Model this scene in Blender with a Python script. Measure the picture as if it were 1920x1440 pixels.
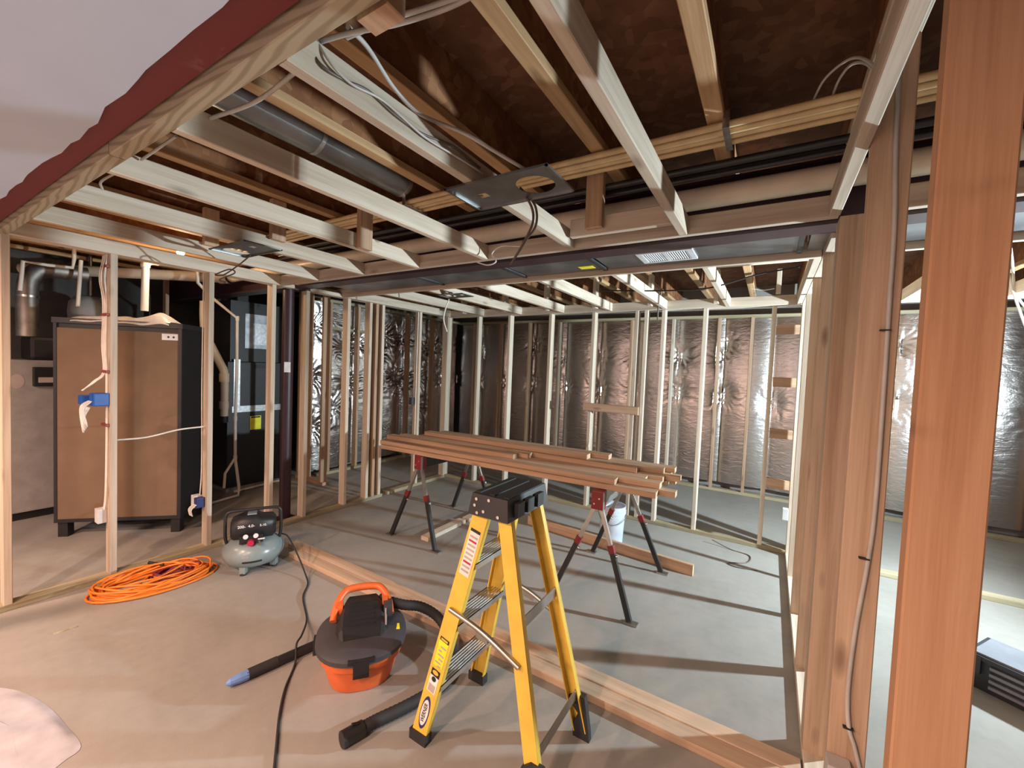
import bpy, bmesh, math, random
from mathutils import Vector, Matrix, noise as mnoise

random.seed(11)
for o in list(bpy.data.objects):
    bpy.data.objects.remove(o, do_unlink=True)
SC = bpy.context.scene
COL = SC.collection

# ------------------------------------------------------------------ camera
CAM_H = 1.62
FPX = 780.36
YAW, PITCH, ROLL = -0.553987, -0.040464, 0.040623
_cy, _sy, _cp, _sp = math.cos(YAW), math.sin(YAW), math.cos(PITCH), math.sin(PITCH)
_fwd = Vector((_sy * _cp, _cy * _cp, _sp))
_r0 = Vector((_cy, -_sy, 0))
_u0 = _r0.cross(_fwd)
_right = math.cos(ROLL) * _r0 + math.sin(ROLL) * _u0
_up = -math.sin(ROLL) * _r0 + math.cos(ROLL) * _u0
cam_data = bpy.data.cameras.new('camera')
cam_data.sensor_width = 36
cam_data.lens = FPX / 1920 * 36
cam_data.clip_start = 0.05
cam = bpy.data.objects.new('camera', cam_data)
COL.objects.link(cam)
m3 = Matrix((_right, _up, -_fwd)).transposed()
cam.matrix_world = Matrix.Translation((0, 0, CAM_H)) @ m3.to_4x4()
SC.camera = cam


def P(x, y, X=None, Y=None, Z=None):
    """photo pixel -> point on the plane X=, Y= or Z= (metres)"""
    d = _right * ((x - 960) / FPX) - _up * ((y - 720) / FPX) + _fwd
    if X is not None:
        t = X / d.x
    elif Y is not None:
        t = Y / d.y
    else:
        t = (Z - CAM_H) / d.z
    return Vector((0, 0, CAM_H)) + d * t


# ------------------------------------------------------------------ world / light
W = bpy.data.worlds.new('world')
SC.world = W
W.use_nodes = True
W.node_tree.nodes['Background'].inputs[0].default_value = (0.9, 0.95, 1, 1)
W.node_tree.nodes['Background'].inputs[1].default_value = 0.0
SC.view_settings.view_transform = 'Standard'
SC.view_settings.look = 'None'
SC.view_settings.gamma = 1
SC.view_settings.use_curve_mapping = False
SC.view_settings.exposure = 0.0
WORK_LIGHT_POS = Vector((2.25, 3.80, 1.42))
WORK_LIGHT_W = 42
WORK_HEAD_W = 300
WORK_COL = (0.77, 0.92, 1.0)
ROOM_LAMPS = [(-2.6, -0.9), (-0.9, -0.9), (-2.6, -2.6), (-0.9, -2.6), (-4.2, -0.9)]
ROOM_LAMP_W = 77
WARM = (1.0, 0.63, 0.46)
BULB_POS = Vector((-4.55, 1.62, 2.56))
BULB_W = 20


def lamp(name, kind, loc, watts, col, size=0.1, rot=None, parent=None):
    l = bpy.data.lights.new(name, kind)
    l.energy = watts
    l.color = col
    if kind == 'AREA':
        l.shape = 'DISK'
        l.size = size
    else:
        l.shadow_soft_size = size
    o = bpy.data.objects.new(name, l)
    COL.objects.link(o)
    o.location = loc
    if rot:
        o.rotation_euler = rot
    if parent:
        o.parent = parent
        o.location = Vector(loc) - parent.location
    return o


# ------------------------------------------------------------------ materials
MATS = {}


def newmat(name):
    m = bpy.data.materials.new(name)
    m.use_nodes = True
    nt = m.node_tree
    b = nt.nodes['Principled BSDF']
    MATS[name] = m
    return m, nt, b


def N(nt, t, **kw):
    n = nt.nodes.new(t)
    for k, v in kw.items():
        if k in n.inputs.keys():
            n.inputs[k].default_value = v
        else:
            setattr(n, k, v)
    return n


def ramp(nt, stops):
    r = nt.nodes.new('ShaderNodeValToRGB')
    e = r.color_ramp.elements
    while len(e) < len(stops):
        e.new(0.5)
    for i, (p, c) in enumerate(stops):
        e[i].position = p
        e[i].color = (c[0], c[1], c[2], 1)
    return r


def plain(name, col, rough=0.6, metal=0.0, var=0.06, scale=12, bump=0.0, spec=None):
    m, nt, b = newmat(name)
    tc = N(nt, 'ShaderNodeTexCoord')
    nz = N(nt, 'ShaderNodeTexNoise', Scale=scale, Detail=5.0)
    nt.links.new(tc.outputs['Object'], nz.inputs['Vector'])
    lo = [max(0, c * (1 - var * 2)) for c in col]
    hi = [min(1, c * (1 + var * 2)) for c in col]
    r = ramp(nt, [(0.3, lo), (0.7, hi)])
    nt.links.new(nz.outputs['Fac'], r.inputs['Fac'])
    nt.links.new(r.outputs['Color'], b.inputs['Base Color'])
    b.inputs['Roughness'].default_value = rough
    b.inputs['Metallic'].default_value = metal
    if spec is not None:
        b.inputs['Specular IOR Level'].default_value = spec
    if bump:
        bp = N(nt, 'ShaderNodeBump', Strength=bump, Distance=0.01)
        nt.links.new(nz.outputs['Fac'], bp.inputs['Height'])
        nt.links.new(bp.outputs['Normal'], b.inputs['Normal'])
    return m


def wood(name, dark, mid, light, knots=0.5, rough=0.7):
    m, nt, b = newmat(name)
    L = nt.links
    tc = N(nt, 'ShaderNodeTexCoord')
    oi = N(nt, 'ShaderNodeObjectInfo')
    mul = N(nt, 'ShaderNodeMath', operation='MULTIPLY')
    mul.inputs[1].default_value = 57.3
    L.new(oi.outputs['Random'], mul.inputs[0])
    comb = N(nt, 'ShaderNodeCombineXYZ')
    L.new(mul.outputs[0], comb.inputs[0])
    L.new(mul.outputs[0], comb.inputs[1])
    add = N(nt, 'ShaderNodeVectorMath', operation='ADD')
    L.new(tc.outputs['Object'], add.inputs[0])
    L.new(comb.outputs[0], add.inputs[1])

    def stretched(sx, sy, scale, detail, dist=0.0):
        mp = N(nt, 'ShaderNodeMapping')
        mp.inputs['Scale'].default_value = (sx, sy, sy)
        L.new(add.outputs[0], mp.inputs['Vector'])
        nz = N(nt, 'ShaderNodeTexNoise', Scale=scale, Detail=detail, Distortion=dist)
        L.new(mp.outputs[0], nz.inputs['Vector'])
        return nz
    band = stretched(0.55, 12, 1.6, 3, 0.6)
    fine = stretched(2.5, 90, 2.0, 4)
    mixf = N(nt, 'ShaderNodeMath', operation='MULTIPLY_ADD')
    L.new(fine.outputs['Fac'], mixf.inputs[0])
    mixf.inputs[1].default_value = 0.35
    L.new(band.outputs['Fac'], mixf.inputs[2])
    r = ramp(nt, [(0.45, dark), (0.66, mid), (0.86, light)])
    L.new(mixf.outputs[0], r.inputs['Fac'])
    # knots
    mp = N(nt, 'ShaderNodeMapping')
    mp.inputs['Scale'].default_value = (2.3, 7.5, 7.5)
    L.new(add.outputs[0], mp.inputs['Vector'])
    vo = N(nt, 'ShaderNodeTexVoronoi', Scale=1.0)
    L.new(mp.outputs[0], vo.inputs['Vector'])
    kr = ramp(nt, [(0.05, (knots, knots, knots)), (0.16, (0, 0, 0))])
    L.new(vo.outputs['Distance'], kr.inputs['Fac'])
    mx = N(nt, 'ShaderNodeMix', data_type='RGBA')
    L.new(kr.outputs['Color'], mx.inputs['Factor'])
    L.new(r.outputs['Color'], mx.inputs['A'])
    mx.inputs['B'].default_value = (dark[0] * 0.3, dark[1] * 0.24, dark[2] * 0.2, 1)
    # piece-to-piece tone
    hs = N(nt, 'ShaderNodeHueSaturation')
    mr = N(nt, 'ShaderNodeMapRange')
    mr.inputs['To Min'].default_value = 0.84
    mr.inputs['To Max'].default_value = 1.1
    L.new(oi.outputs['Random'], mr.inputs['Value'])
    L.new(mr.outputs[0], hs.inputs['Value'])
    L.new(mx.outputs['Result'], hs.inputs['Color'])
    L.new(hs.outputs[0], b.inputs['Base Color'])
    b.inputs['Roughness'].default_value = rough
    b.inputs['Specular IOR Level'].default_value = 0.25
    bp = N(nt, 'ShaderNodeBump', Strength=0.12, Distance=0.004)
    L.new(fine.outputs['Fac'], bp.inputs['Height'])
    L.new(bp.outputs['Normal'], b.inputs['Normal'])
    return m


wood('spruce', (0.44, 0.355, 0.265), (0.57, 0.485, 0.385), (0.66, 0.58, 0.475))
wood('fir', (0.36, 0.185, 0.098), (0.47, 0.26, 0.145), (0.54, 0.325, 0.19), 0.5)
wood('stud_tan', (0.38, 0.255, 0.17), (0.51, 0.365, 0.255), (0.59, 0.44, 0.32), 0.6)
wood('lumber', (0.36, 0.23, 0.145), (0.48, 0.32, 0.21), (0.57, 0.40, 0.275))
wood('treated', (0.27, 0.23, 0.145), (0.38, 0.33, 0.215), (0.47, 0.41, 0.28), 0.4)
wood('old_flange', (0.34, 0.20, 0.10), (0.46, 0.29, 0.15), (0.55, 0.37, 0.20))


def figured(name, dark, light):
    m, nt, b = newmat(name)
    tc = N(nt, 'ShaderNodeTexCoord')
    mp = N(nt, 'ShaderNodeMapping')
    mp.inputs['Scale'].default_value = (1.3, 9, 9)
    nt.links.new(tc.outputs['Object'], mp.inputs['Vector'])
    wv = N(nt, 'ShaderNodeTexWave', Scale=2.4, Distortion=7.0, Detail=2.0)
    wv.inputs['Detail Scale'].default_value = 0.7
    wv.bands_direction = 'DIAGONAL'
    nt.links.new(mp.outputs[0], wv.inputs['Vector'])
    r = ramp(nt, [(0.1, dark), (0.55, light)])
    nt.links.new(wv.outputs['Fac'], r.inputs['Fac'])
    nt.links.new(r.outputs['Color'], b.inputs['Base Color'])
    b.inputs['Roughness'].default_value = 0.7


figured('nailer', (0.30, 0.25, 0.17), (0.43, 0.375, 0.27))


def add_knots(src, name, knots):
    m = MATS[src].copy()
    m.name = name
    MATS[name] = m
    nt = m.node_tree
    L = nt.links
    b = nt.nodes['Principled BSDF']
    cur = b.inputs['Base Color'].links[0].from_socket
    tc = N(nt, 'ShaderNodeTexCoord')
    nz = N(nt, 'ShaderNodeTexNoise', Scale=18.0, Detail=3.0)
    L.new(tc.outputs['Object'], nz.inputs['Vector'])
    for (x, y, z, r, k) in knots:
        sub = N(nt, 'ShaderNodeVectorMath', operation='SUBTRACT')
        L.new(tc.outputs['Object'], sub.inputs[0])
        sub.inputs[1].default_value = (x, y, z)
        sc = N(nt, 'ShaderNodeVectorMath', operation='MULTIPLY')
        L.new(sub.outputs[0], sc.inputs[0])
        sc.inputs[1].default_value = (1.25, 0.8, 0.8)
        ln = N(nt, 'ShaderNodeVectorMath', operation='LENGTH')
        L.new(sc.outputs[0], ln.inputs[0])
        ad = N(nt, 'ShaderNodeMath', operation='MULTIPLY_ADD')
        L.new(nz.outputs['Fac'], ad.inputs[0])
        ad.inputs[1].default_value = r * 0.9
        L.new(ln.outputs['Value'], ad.inputs[2])
        dv = N(nt, 'ShaderNodeMath', operation='DIVIDE')
        L.new(ad.outputs[0], dv.inputs[0])
        dv.inputs[1].default_value = r * 2.6
        rp = ramp(nt, [(0.25, (k, k, k)), (0.48, (k * 0.55, k * 0.55, k * 0.55)), (0.62, (k * 0.25, k * 0.25, k * 0.25)), (0.72, (k * 0.12, k * 0.12, k * 0.12)), (0.95, (0, 0, 0))])
        L.new(dv.outputs[0], rp.inputs['Fac'])
        mx = N(nt, 'ShaderNodeMix', data_type='RGBA')
        L.new(rp.outputs['Color'], mx.inputs['Factor'])
        L.new(cur, mx.inputs['A'])
        mx.inputs['B'].default_value = (0.13, 0.055, 0.03, 1)
        cur = mx.outputs['Result']
    L.new(cur, b.inputs['Base Color'])


_zm = (0.038 + 2.60 - 0.04) / 2
add_knots('fir', 'fir_post', [(1.919 - _zm, sg * (0.252 - 0.2495), 0.0, 0.017, 0.5) for sg in (1,)] + [(1.925 - _zm, -0.026, 0.0, 0.013, 0.45), (1.925 - _zm, 0.026, 0.0, 0.013, 0.45), (1.79 - _zm, 0.02, 0.0, 0.009, 0.5), (1.545 - _zm, -0.04, 0.0, 0.016, 0.5), (1.30 - _zm, 0.01, 0, 0.006, 0.4)])


def osb_mat(name, a, b_, c):
    m, nt, b = newmat(name)
    tc = N(nt, 'ShaderNodeTexCoord')
    mp = N(nt, 'ShaderNodeMapping')
    mp.inputs['Scale'].default_value = (1, 1, 1)
    nt.links.new(tc.outputs['Object'], mp.inputs['Vector'])
    v = N(nt, 'ShaderNodeTexVoronoi', Scale=22.0)
    nt.links.new(mp.outputs[0], v.inputs['Vector'])
    n2 = N(nt, 'ShaderNodeTexNoise', Scale=5.0, Detail=6.0)
    nt.links.new(mp.outputs[0], n2.inputs['Vector'])
    sep = N(nt, 'ShaderNodeSeparateColor')
    nt.links.new(v.outputs['Color'], sep.inputs[0])
    mm = N(nt, 'ShaderNodeMath', operation='MULTIPLY_ADD')
    nt.links.new(sep.outputs[0], mm.inputs[0])
    mm.inputs[1].default_value = 0.5
    nt.links.new(n2.outputs['Fac'], mm.inputs[2])
    r = ramp(nt, [(0.35, a), (0.75, b_), (1.0, c)])
    nt.links.new(mm.outputs[0], r.inputs['Fac'])
    nt.links.new(r.outputs['Color'], b.inputs['Base Color'])
    b.inputs['Roughness'].default_value = 0.85
    return m


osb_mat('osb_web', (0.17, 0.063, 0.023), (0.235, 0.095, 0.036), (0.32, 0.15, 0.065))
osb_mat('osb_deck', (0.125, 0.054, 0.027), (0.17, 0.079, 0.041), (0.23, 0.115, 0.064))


def concrete(name, c0, c1, c2):
    m, nt, b = newmat(name)
    tc = N(nt, 'ShaderNodeTexCoord')
    n1 = N(nt, 'ShaderNodeTexNoise', Scale=0.9, Detail=7.0, Roughness=0.6)
    n2 = N(nt, 'ShaderNodeTexNoise', Scale=14.0, Detail=6.0, Roughness=0.7)
    n3 = N(nt, 'ShaderNodeTexNoise', Scale=160.0, Detail=2.0)
    for n in (n1, n2, n3):
        nt.links.new(tc.outputs['Object'], n.inputs['Vector'])
    mm = N(nt, 'ShaderNodeMath', operation='MULTIPLY_ADD')
    nt.links.new(n2.outputs['Fac'], mm.inputs[0])
    mm.inputs[1].default_value = 0.35
    nt.links.new(n1.outputs['Fac'], mm.inputs[2])
    r = ramp(nt, [(0.42, c0), (0.65, c1), (0.9, c2)])
    nt.links.new(mm.outputs[0], r.inputs['Fac'])
    nt.links.new(r.outputs['Color'], b.inputs['Base Color'])
    b.inputs['Roughness'].default_value = 0.75
    b.inputs['Specular IOR Level'].default_value = 0.3
    bp = N(nt, 'ShaderNodeBump', Strength=0.1, Distance=0.004)
    nt.links.new(n3.outputs['Fac'], bp.inputs['Height'])
    nt.links.new(bp.outputs['Normal'], b.inputs['Normal'])
    return m


concrete('concrete_floor', (0.235, 0.225, 0.205), (0.295, 0.283, 0.26), (0.345, 0.335, 0.31))
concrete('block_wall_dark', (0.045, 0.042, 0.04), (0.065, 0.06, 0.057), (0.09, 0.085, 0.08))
concrete('concrete_wall', (0.20, 0.195, 0.185), (0.27, 0.26, 0.25), (0.33, 0.32, 0.30))


def foil_mat():
    m, nt, b = newmat('foil')
    tc = N(nt, 'ShaderNodeTexCoord')
    mp = N(nt, 'ShaderNodeMapping')
    mp.inputs['Scale'].default_value = (1, 1, 2.4)
    nt.links.new(tc.outputs['Object'], mp.inputs['Vector'])
    n1 = N(nt, 'ShaderNodeTexNoise', Scale=7.0, Detail=6.0, Distortion=1.2)
    n2 = N(nt, 'ShaderNodeTexNoise', Scale=60.0, Detail=2.0)
    nt.links.new(mp.outputs[0], n1.inputs['Vector'])
    nt.links.new(tc.outputs['Object'], n2.inputs['Vector'])
    b1 = N(nt, 'ShaderNodeBump', Strength=0.22, Distance=0.02)
    b2 = N(nt, 'ShaderNodeBump', Strength=0.18, Distance=0.004)
    nt.links.new(n1.outputs['Fac'], b1.inputs['Height'])
    nt.links.new(n2.outputs['Fac'], b2.inputs['Height'])
    nt.links.new(b1.outputs['Normal'], b2.inputs['Normal'])
    nt.links.new(b2.outputs['Normal'], b.inputs['Normal'])
    b.inputs['Base Color'].default_value = (0.56, 0.525, 0.50, 1)
    b.inputs['Metallic'].default_value = 1.0
    b.inputs['Roughness'].default_value = 0.27
    return m


foil_mat()
plain('drywall', (0.555, 0.615, 0.75), 0.9, var=0.02, scale=3)


def smeared_red():
    m, nt, b = newmat('red_primer')
    tc = N(nt, 'ShaderNodeTexCoord')
    n1 = N(nt, 'ShaderNodeTexNoise', Scale=3.2, Detail=8.0, Roughness=0.7)
    nt.links.new(tc.outputs['Object'], n1.inputs['Vector'])
    r = ramp(nt, [(0.62, (0.19, 0.036, 0.040)), (0.80, (0.36, 0.24, 0.23))])
    nt.links.new(n1.outputs['Fac'], r.inputs['Fac'])
    nt.links.new(r.outputs['Color'], b.inputs['Base Color'])
    b.inputs['Roughness'].default_value = 0.55


smeared_red()
plain('maroon_paint', (0.040, 0.017, 0.022), 0.45)
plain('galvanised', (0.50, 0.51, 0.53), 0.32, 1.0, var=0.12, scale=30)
plain('duct_metal', (0.30, 0.32, 0.34), 0.38, 1.0, var=0.15, scale=4)
plain('steel', (0.42, 0.41, 0.39), 0.42, 1.0)
plain('aluminium', (0.72, 0.72, 0.72), 0.28, 1.0, var=0.05)
plain('white_metal', (0.55, 0.56, 0.57), 0.45)
plain('plate_metal', (0.30, 0.31, 0.31), 0.38, 1.0, var=0.08)
plain('flue_metal', (0.30, 0.28, 0.26), 0.55, 1.0, var=0.12)
plain('panel_metal', (0.30, 0.31, 0.33), 0.45, 1.0, var=0.15)
plain('black_plastic', (0.018, 0.018, 0.020), 0.45)
plain('black_rubber', (0.022, 0.022, 0.023), 0.7)
plain('black_metal', (0.020, 0.021, 0.023), 0.4)
plain('furnace_black', (0.010, 0.0105, 0.012), 0.5)
plain('dark_grey_plastic', (0.055, 0.052, 0.060), 0.5)
plain('yellow_fibreglass', (0.74, 0.50, 0.07), 0.42, var=0.05)
plain('orange_plastic', (0.72, 0.145, 0.035), 0.42)
plain('orange_hose', (0.80, 0.22, 0.025), 0.4)
plain('maroon_hose', (0.20, 0.018, 0.035), 0.45)
plain('red_paint', (0.20, 0.016, 0.02), 0.4)
plain('pvc_cream', (0.70, 0.60, 0.47), 0.4, var=0.03)
plain('pvc_white', (0.76, 0.70, 0.60), 0.4, var=0.03)
plain('cpvc', (0.62, 0.47, 0.26), 0.45, var=0.08)
plain('cable_grey', (0.46, 0.44, 0.42), 0.5)
plain('cable_white', (0.72, 0.70, 0.66), 0.5)
plain('cable_dark', (0.10, 0.075, 0.06), 0.5)
plain('cardboard', (0.18, 0.112, 0.066), 0.85, var=0.05, scale=5)
plain('blue_plastic', (0.016, 0.085, 0.36), 0.4)
plain('blue_tape', (0.14, 0.27, 0.60), 0.6)
plain('tank_blue', (0.23, 0.29, 0.30), 0.28, var=0.03)
plain('bucket_white', (0.50, 0.56, 0.64), 0.4)
plain('paper_white', (0.74, 0.73, 0.72), 0.8)
plain('sheet_white', (0.45, 0.46, 0.52), 0.8, bump=0.1)
plain('paper_beige', (0.60, 0.50, 0.38), 0.85)
plain('label_yellow', (0.85, 0.78, 0.03), 0.6)
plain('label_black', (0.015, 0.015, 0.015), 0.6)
plain('label_grey', (0.42, 0.36, 0.34), 0.6)
plain('logo_blue', (0.02, 0.03, 0.14), 0.5)
plain('staple_red', (0.25, 0.05, 0.04), 0.5)
plain('gauge_red', (0.45, 0.02, 0.06), 0.4)
plain('boiler_grey', (0.30, 0.29, 0.28), 0.5)
plain('bin_black', (0.028, 0.030, 0.034), 0.35)
plain('bin_lid', (0.20, 0.21, 0.24), 0.4)


def film():
    m, nt, b = newmat('plastic_film')
    b.inputs['Base Color'].default_value = (0.75, 0.70, 0.66, 1)
    b.inputs['Roughness'].default_value = 0.35
    b.inputs['Transmission Weight'].default_value = 0.25
    tc = N(nt, 'ShaderNodeTexCoord')
    n1 = N(nt, 'ShaderNodeTexNoise', Scale=14.0, Detail=4.0)
    nt.links.new(tc.outputs['Object'], n1.inputs['Vector'])
    bp = N(nt, 'ShaderNodeBump', Strength=0.5, Distance=0.02)
    nt.links.new(n1.outputs['Fac'], bp.inputs['Height'])
    nt.links.new(bp.outputs['Normal'], b.inputs['Normal'])


film()


def emis(name, col, s):
    m, nt, b = newmat(name)
    b.inputs['Base Color'].default_value = (0.8, 0.8, 0.8, 1)
    b.inputs['Emission Color'].default_value = (*col, 1)
    b.inputs['Emission Strength'].default_value = s


emis('bulb_glow', (1, 0.75, 0.5), 30)
emis('lens_warm', (1, 0.78, 0.58), 6)
emis('lens_cool', (0.95, 1, 0.97), 25)

# ------------------------------------------------------------------ mesh helpers


class MB:
    def __init__(s):
        s.v, s.f = [], []

    def add(s, vs, fs):
        k = len(s.v)
        s.v += [Vector(v) for v in vs]
        s.f += [tuple(i + k for i in f) for f in fs]
        return s

    def box(s, lo, hi):
        x0, y0, z0 = lo
        x1, y1, z1 = hi
        return s.add([(x0, y0, z0), (x1, y0, z0), (x1, y1, z0), (x0, y1, z0), (x0, y0, z1), (x1, y0, z1), (x1, y1, z1), (x0, y1, z1)],
                     [(0, 3, 2, 1), (4, 5, 6, 7), (0, 1, 5, 4), (1, 2, 6, 5), (2, 3, 7, 6), (3, 0, 4, 7)])

    def obox(s, c, ax, h):
        c = Vector(c)
        a = [Vector(a).normalized() * k for a, k in zip(ax, h)]
        vs = []
        for sz in (-1, 1):
            for sx, sy in ((-1, -1), (1, -1), (1, 1), (-1, 1)):
                vs.append(c + a[0] * sx + a[1] * sy + a[2] * sz)
        return s.add(vs, [(0, 3, 2, 1), (4, 5, 6, 7), (0, 1, 5, 4), (1, 2, 6, 5), (2, 3, 7, 6), (3, 0, 4, 7)])

    def cbox(s, lo, hi, b=0.01):
        """box with chamfered edges"""
        bm = bmesh.new()
        bmesh.ops.create_cube(bm, size=1)
        c = (Vector(lo) + Vector(hi)) / 2
        d = Vector(hi) - Vector(lo)
        for v in bm.verts:
            v.co = Vector((v.co.x * d.x, v.co.y * d.y, v.co.z * d.z)) + c
        bmesh.ops.bevel(bm, geom=bm.edges[:] , offset=b, segments=2, profile=0.7, affect='EDGES')
        bm.verts.index_update()
        s.add([v.co.copy() for v in bm.verts], [[v.index for v in f.verts] for f in bm.faces])
        bm.free()
        return s

    def tube(s, pts, r, n=10, closed=False, rr=None):
        pts = [Vector(p) for p in pts]
        m = len(pts)
        k0 = len(s.v)
        prev = None
        for i, p in enumerate(pts):
            if closed:
                t = pts[(i + 1) % m] - pts[i - 1]
            else:
                t = pts[min(i + 1, m - 1)] - pts[max(i - 1, 0)]
            t = t.normalized()
            if prev is None:
                ref = Vector((0, 0, 1)) if abs(t.z) < 0.9 else Vector((1, 0, 0))
                u = t.cross(ref).normalized()
            else:
                u = (prev - t * prev.dot(t)).normalized()
            prev = u
            w = t.cross(u)
            rad = rr[i] if rr else r
            for j in range(n):
                a = 2 * math.pi * j / n
                s.v.append(p + (u * math.cos(a) + w * math.sin(a)) * rad)
        for i in range(m if closed else m - 1):
            for j in range(n):
                a = k0 + i * n + j
                b = k0 + i * n + (j + 1) % n
                c = k0 + ((i + 1) % m) * n + (j + 1) % n
                d = k0 + ((i + 1) % m) * n + j
                s.f.append((a, d, c, b))
        if not closed:
            s.f.append(tuple(k0 + j for j in range(n)))
            s.f.append(tuple(k0 + (m - 1) * n + j for j in reversed(range(n))))
        return s

    def lathe(s, prof, c=(0, 0, 0), n=28, sx=1, sy=1, power=2.0, rot=0.0):
        k0 = len(s.v)
        for r, z in prof:
            for j in range(n):
                a = 2 * math.pi * j / n
                ca, sa = math.cos(a), math.sin(a)
                x = math.copysign(abs(ca) ** (2 / power), ca) * r * sx
                y = math.copysign(abs(sa) ** (2 / power), sa) * r * sy
                s.v.append(Vector((c[0] + x * math.cos(rot) - y * math.sin(rot), c[1] + x * math.sin(rot) + y * math.cos(rot), c[2] + z)))
        m = len(prof)
        for i in range(m - 1):
            for j in range(n):
                s.f.append((k0 + i * n + j, k0 + i * n + (j + 1) % n, k0 + (i + 1) * n + (j + 1) % n, k0 + (i + 1) * n + j))
        s.f.append(tuple(k0 + j for j in reversed(range(n))))
        s.f.append(tuple(k0 + (m - 1) * n + j for j in range(n)))
        return s

    def build(s, name, mat, parent=None, smooth=False, off=None, keep=False):
        """parent with a location: vertices are world coordinates, stored relative to the thing's origin"""
        base = Vector((0, 0, 0))
        if not keep:
            if parent is not None:
                base = origin(parent)
            elif off is not None:
                base = Vector(off)
        me = bpy.data.meshes.new(name)
        me.from_pydata([tuple(v - base) for v in s.v], [], s.f)
        me.update()
        if smooth:
            for p in me.polygons:
                p.use_smooth = True
            me.set_sharp_from_angle(angle=math.radians(50))
        o = bpy.data.objects.new(name, me)
        COL.objects.link(o)
        me.materials.append(MATS[mat])
        if parent is not None:
            o.parent = parent
            o.location = base - origin(parent)
        else:
            o.location = base
        return o


ORG = {}


def origin(o):
    if o in ORG:
        return ORG[o]
    return Vector(o.location) + (origin(o.parent) if o.parent else Vector((0, 0, 0)))


def tag(o, label, cat, group=None):
    o['label'] = label
    o['category'] = cat
    if group:
        o['group'] = group
    return o


def thing(name, label, cat, loc=(0, 0, 0), group=None):
    o = bpy.data.objects.new(name, None)
    o.empty_display_size = 0.1
    COL.objects.link(o)
    o.location = loc
    tag(o, label, cat, group)
    return o


def struct(o, label=None):
    o['kind'] = 'structure'
    if label:
        o['label'] = label
    return o


def frame_root(name, loc, label):
    o = bpy.data.objects.new(name, None)
    COL.objects.link(o)
    o.location = loc
    return struct(o, label)


BCACHE = {}


def board_mesh(L, w, t):
    key = (round(L, 3), round(w, 3), round(t, 3))
    if key in BCACHE:
        return BCACHE[key]
    c = min(0.003, t * 0.15)
    ring = [(-w / 2 + c, -t / 2), (w / 2 - c, -t / 2), (w / 2, -t / 2 + c), (w / 2, t / 2 - c), (w / 2 - c, t / 2), (-w / 2 + c, t / 2), (-w / 2, t / 2 - c), (-w / 2, -t / 2 + c)]
    vs = [(-L / 2, y, z) for y, z in ring] + [(L / 2, y, z) for y, z in ring]
    fs = [(i, (i + 1) % 8, 8 + (i + 1) % 8, 8 + i) for i in range(8)]
    fs += [tuple(reversed(range(8))), tuple(range(8, 16))]
    me = bpy.data.meshes.new('board')
    me.from_pydata(vs, [], fs)
    me.update()
    BCACHE[key] = me
    return me


def board(name, a, b, w, t, mat, parent=None, up=(0, 0, 1)):
    """a piece of lumber from a to b (centre line); t is its size along up, w across"""
    a, b = Vector(a), Vector(b)
    x = (b - a)
    L = x.length
    x.normalize()
    u = Vector(up)
    u = (u - x * u.dot(x)).normalized()
    y = u.cross(x)
    me = board_mesh(L, w, t)
    if not me.materials:
        me.materials.append(MATS[mat])
    o = bpy.data.objects.new(name, me)
    COL.objects.link(o)
    c = (a + b) / 2
    o.rotation_euler = Matrix((x, y, u)).transposed().to_euler()
    if me.materials[0] != MATS[mat]:
        o.material_slots[0].link = 'OBJECT'
        o.material_slots[0].material = MATS[mat]
    if parent is not None:
        o.parent = parent
        c = c - origin(parent)
    o.location = c
    return o


def text_mesh(txt, size, bold=False):
    cu = bpy.data.curves.new('t', 'FONT')
    cu.body = txt
    cu.size = size
    cu.align_x = 'CENTER'
    cu.align_y = 'CENTER'
    cu.offset = size * (0.02 if bold else 0.0)
    o = bpy.data.objects.new('t', cu)
    COL.objects.link(o)
    dg = bpy.context.evaluated_depsgraph_get()
    me = bpy.data.meshes.new_from_object(o.evaluated_get(dg))
    bpy.data.objects.remove(o, do_unlink=True)
    return me


def text_on(name, txt, size, c, xdir, ydir, mat, parent, sx=1.0, bold=False):
    me = text_mesh(txt, size, bold)
    x = Vector(xdir).normalized()
    y = Vector(ydir)
    y = (y - x * y.dot(x)).normalized()
    z = x.cross(y)
    R = Matrix((x * sx, y, z)).transposed()
    for v in me.vertices:
        v.co = R @ v.co
    me.materials.clear()
    me.materials.append(MATS[mat])
    o = bpy.data.objects.new(name, me)
    COL.objects.link(o)
    o.parent = parent
    o.location = Vector(c) - origin(parent)
    return o


def patch(name, c, xdir, ydir, w, h, mat, parent, th=0.0015, shape='rect', n=24):
    """a thin sticker or plate with real thickness, centred on c"""
    x = Vector(xdir).normalized()
    y = Vector(ydir)
    y = (y - x * y.dot(x)).normalized()
    z = x.cross(y)
    c = Vector(c)
    if shape == 'rect':
        ring = [(-w / 2, -h / 2), (w / 2, -h / 2), (w / 2, h / 2), (-w / 2, h / 2)]
    else:
        ring = [(math.cos(2 * math.pi * i / n) * w / 2, math.sin(2 * math.pi * i / n) * h / 2) for i in range(n)]
    k = len(ring)
    vs = [c + x * a + y * b for a, b in ring] + [c + x * a + y * b + z * th for a, b in ring]
    fs = [tuple(reversed(range(k))), tuple(range(k, 2 * k))] + [(i, (i + 1) % k, k + (i + 1) % k, k + i) for i in range(k)]
    return MB().add(vs, fs).build(name, mat, parent)


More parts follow.
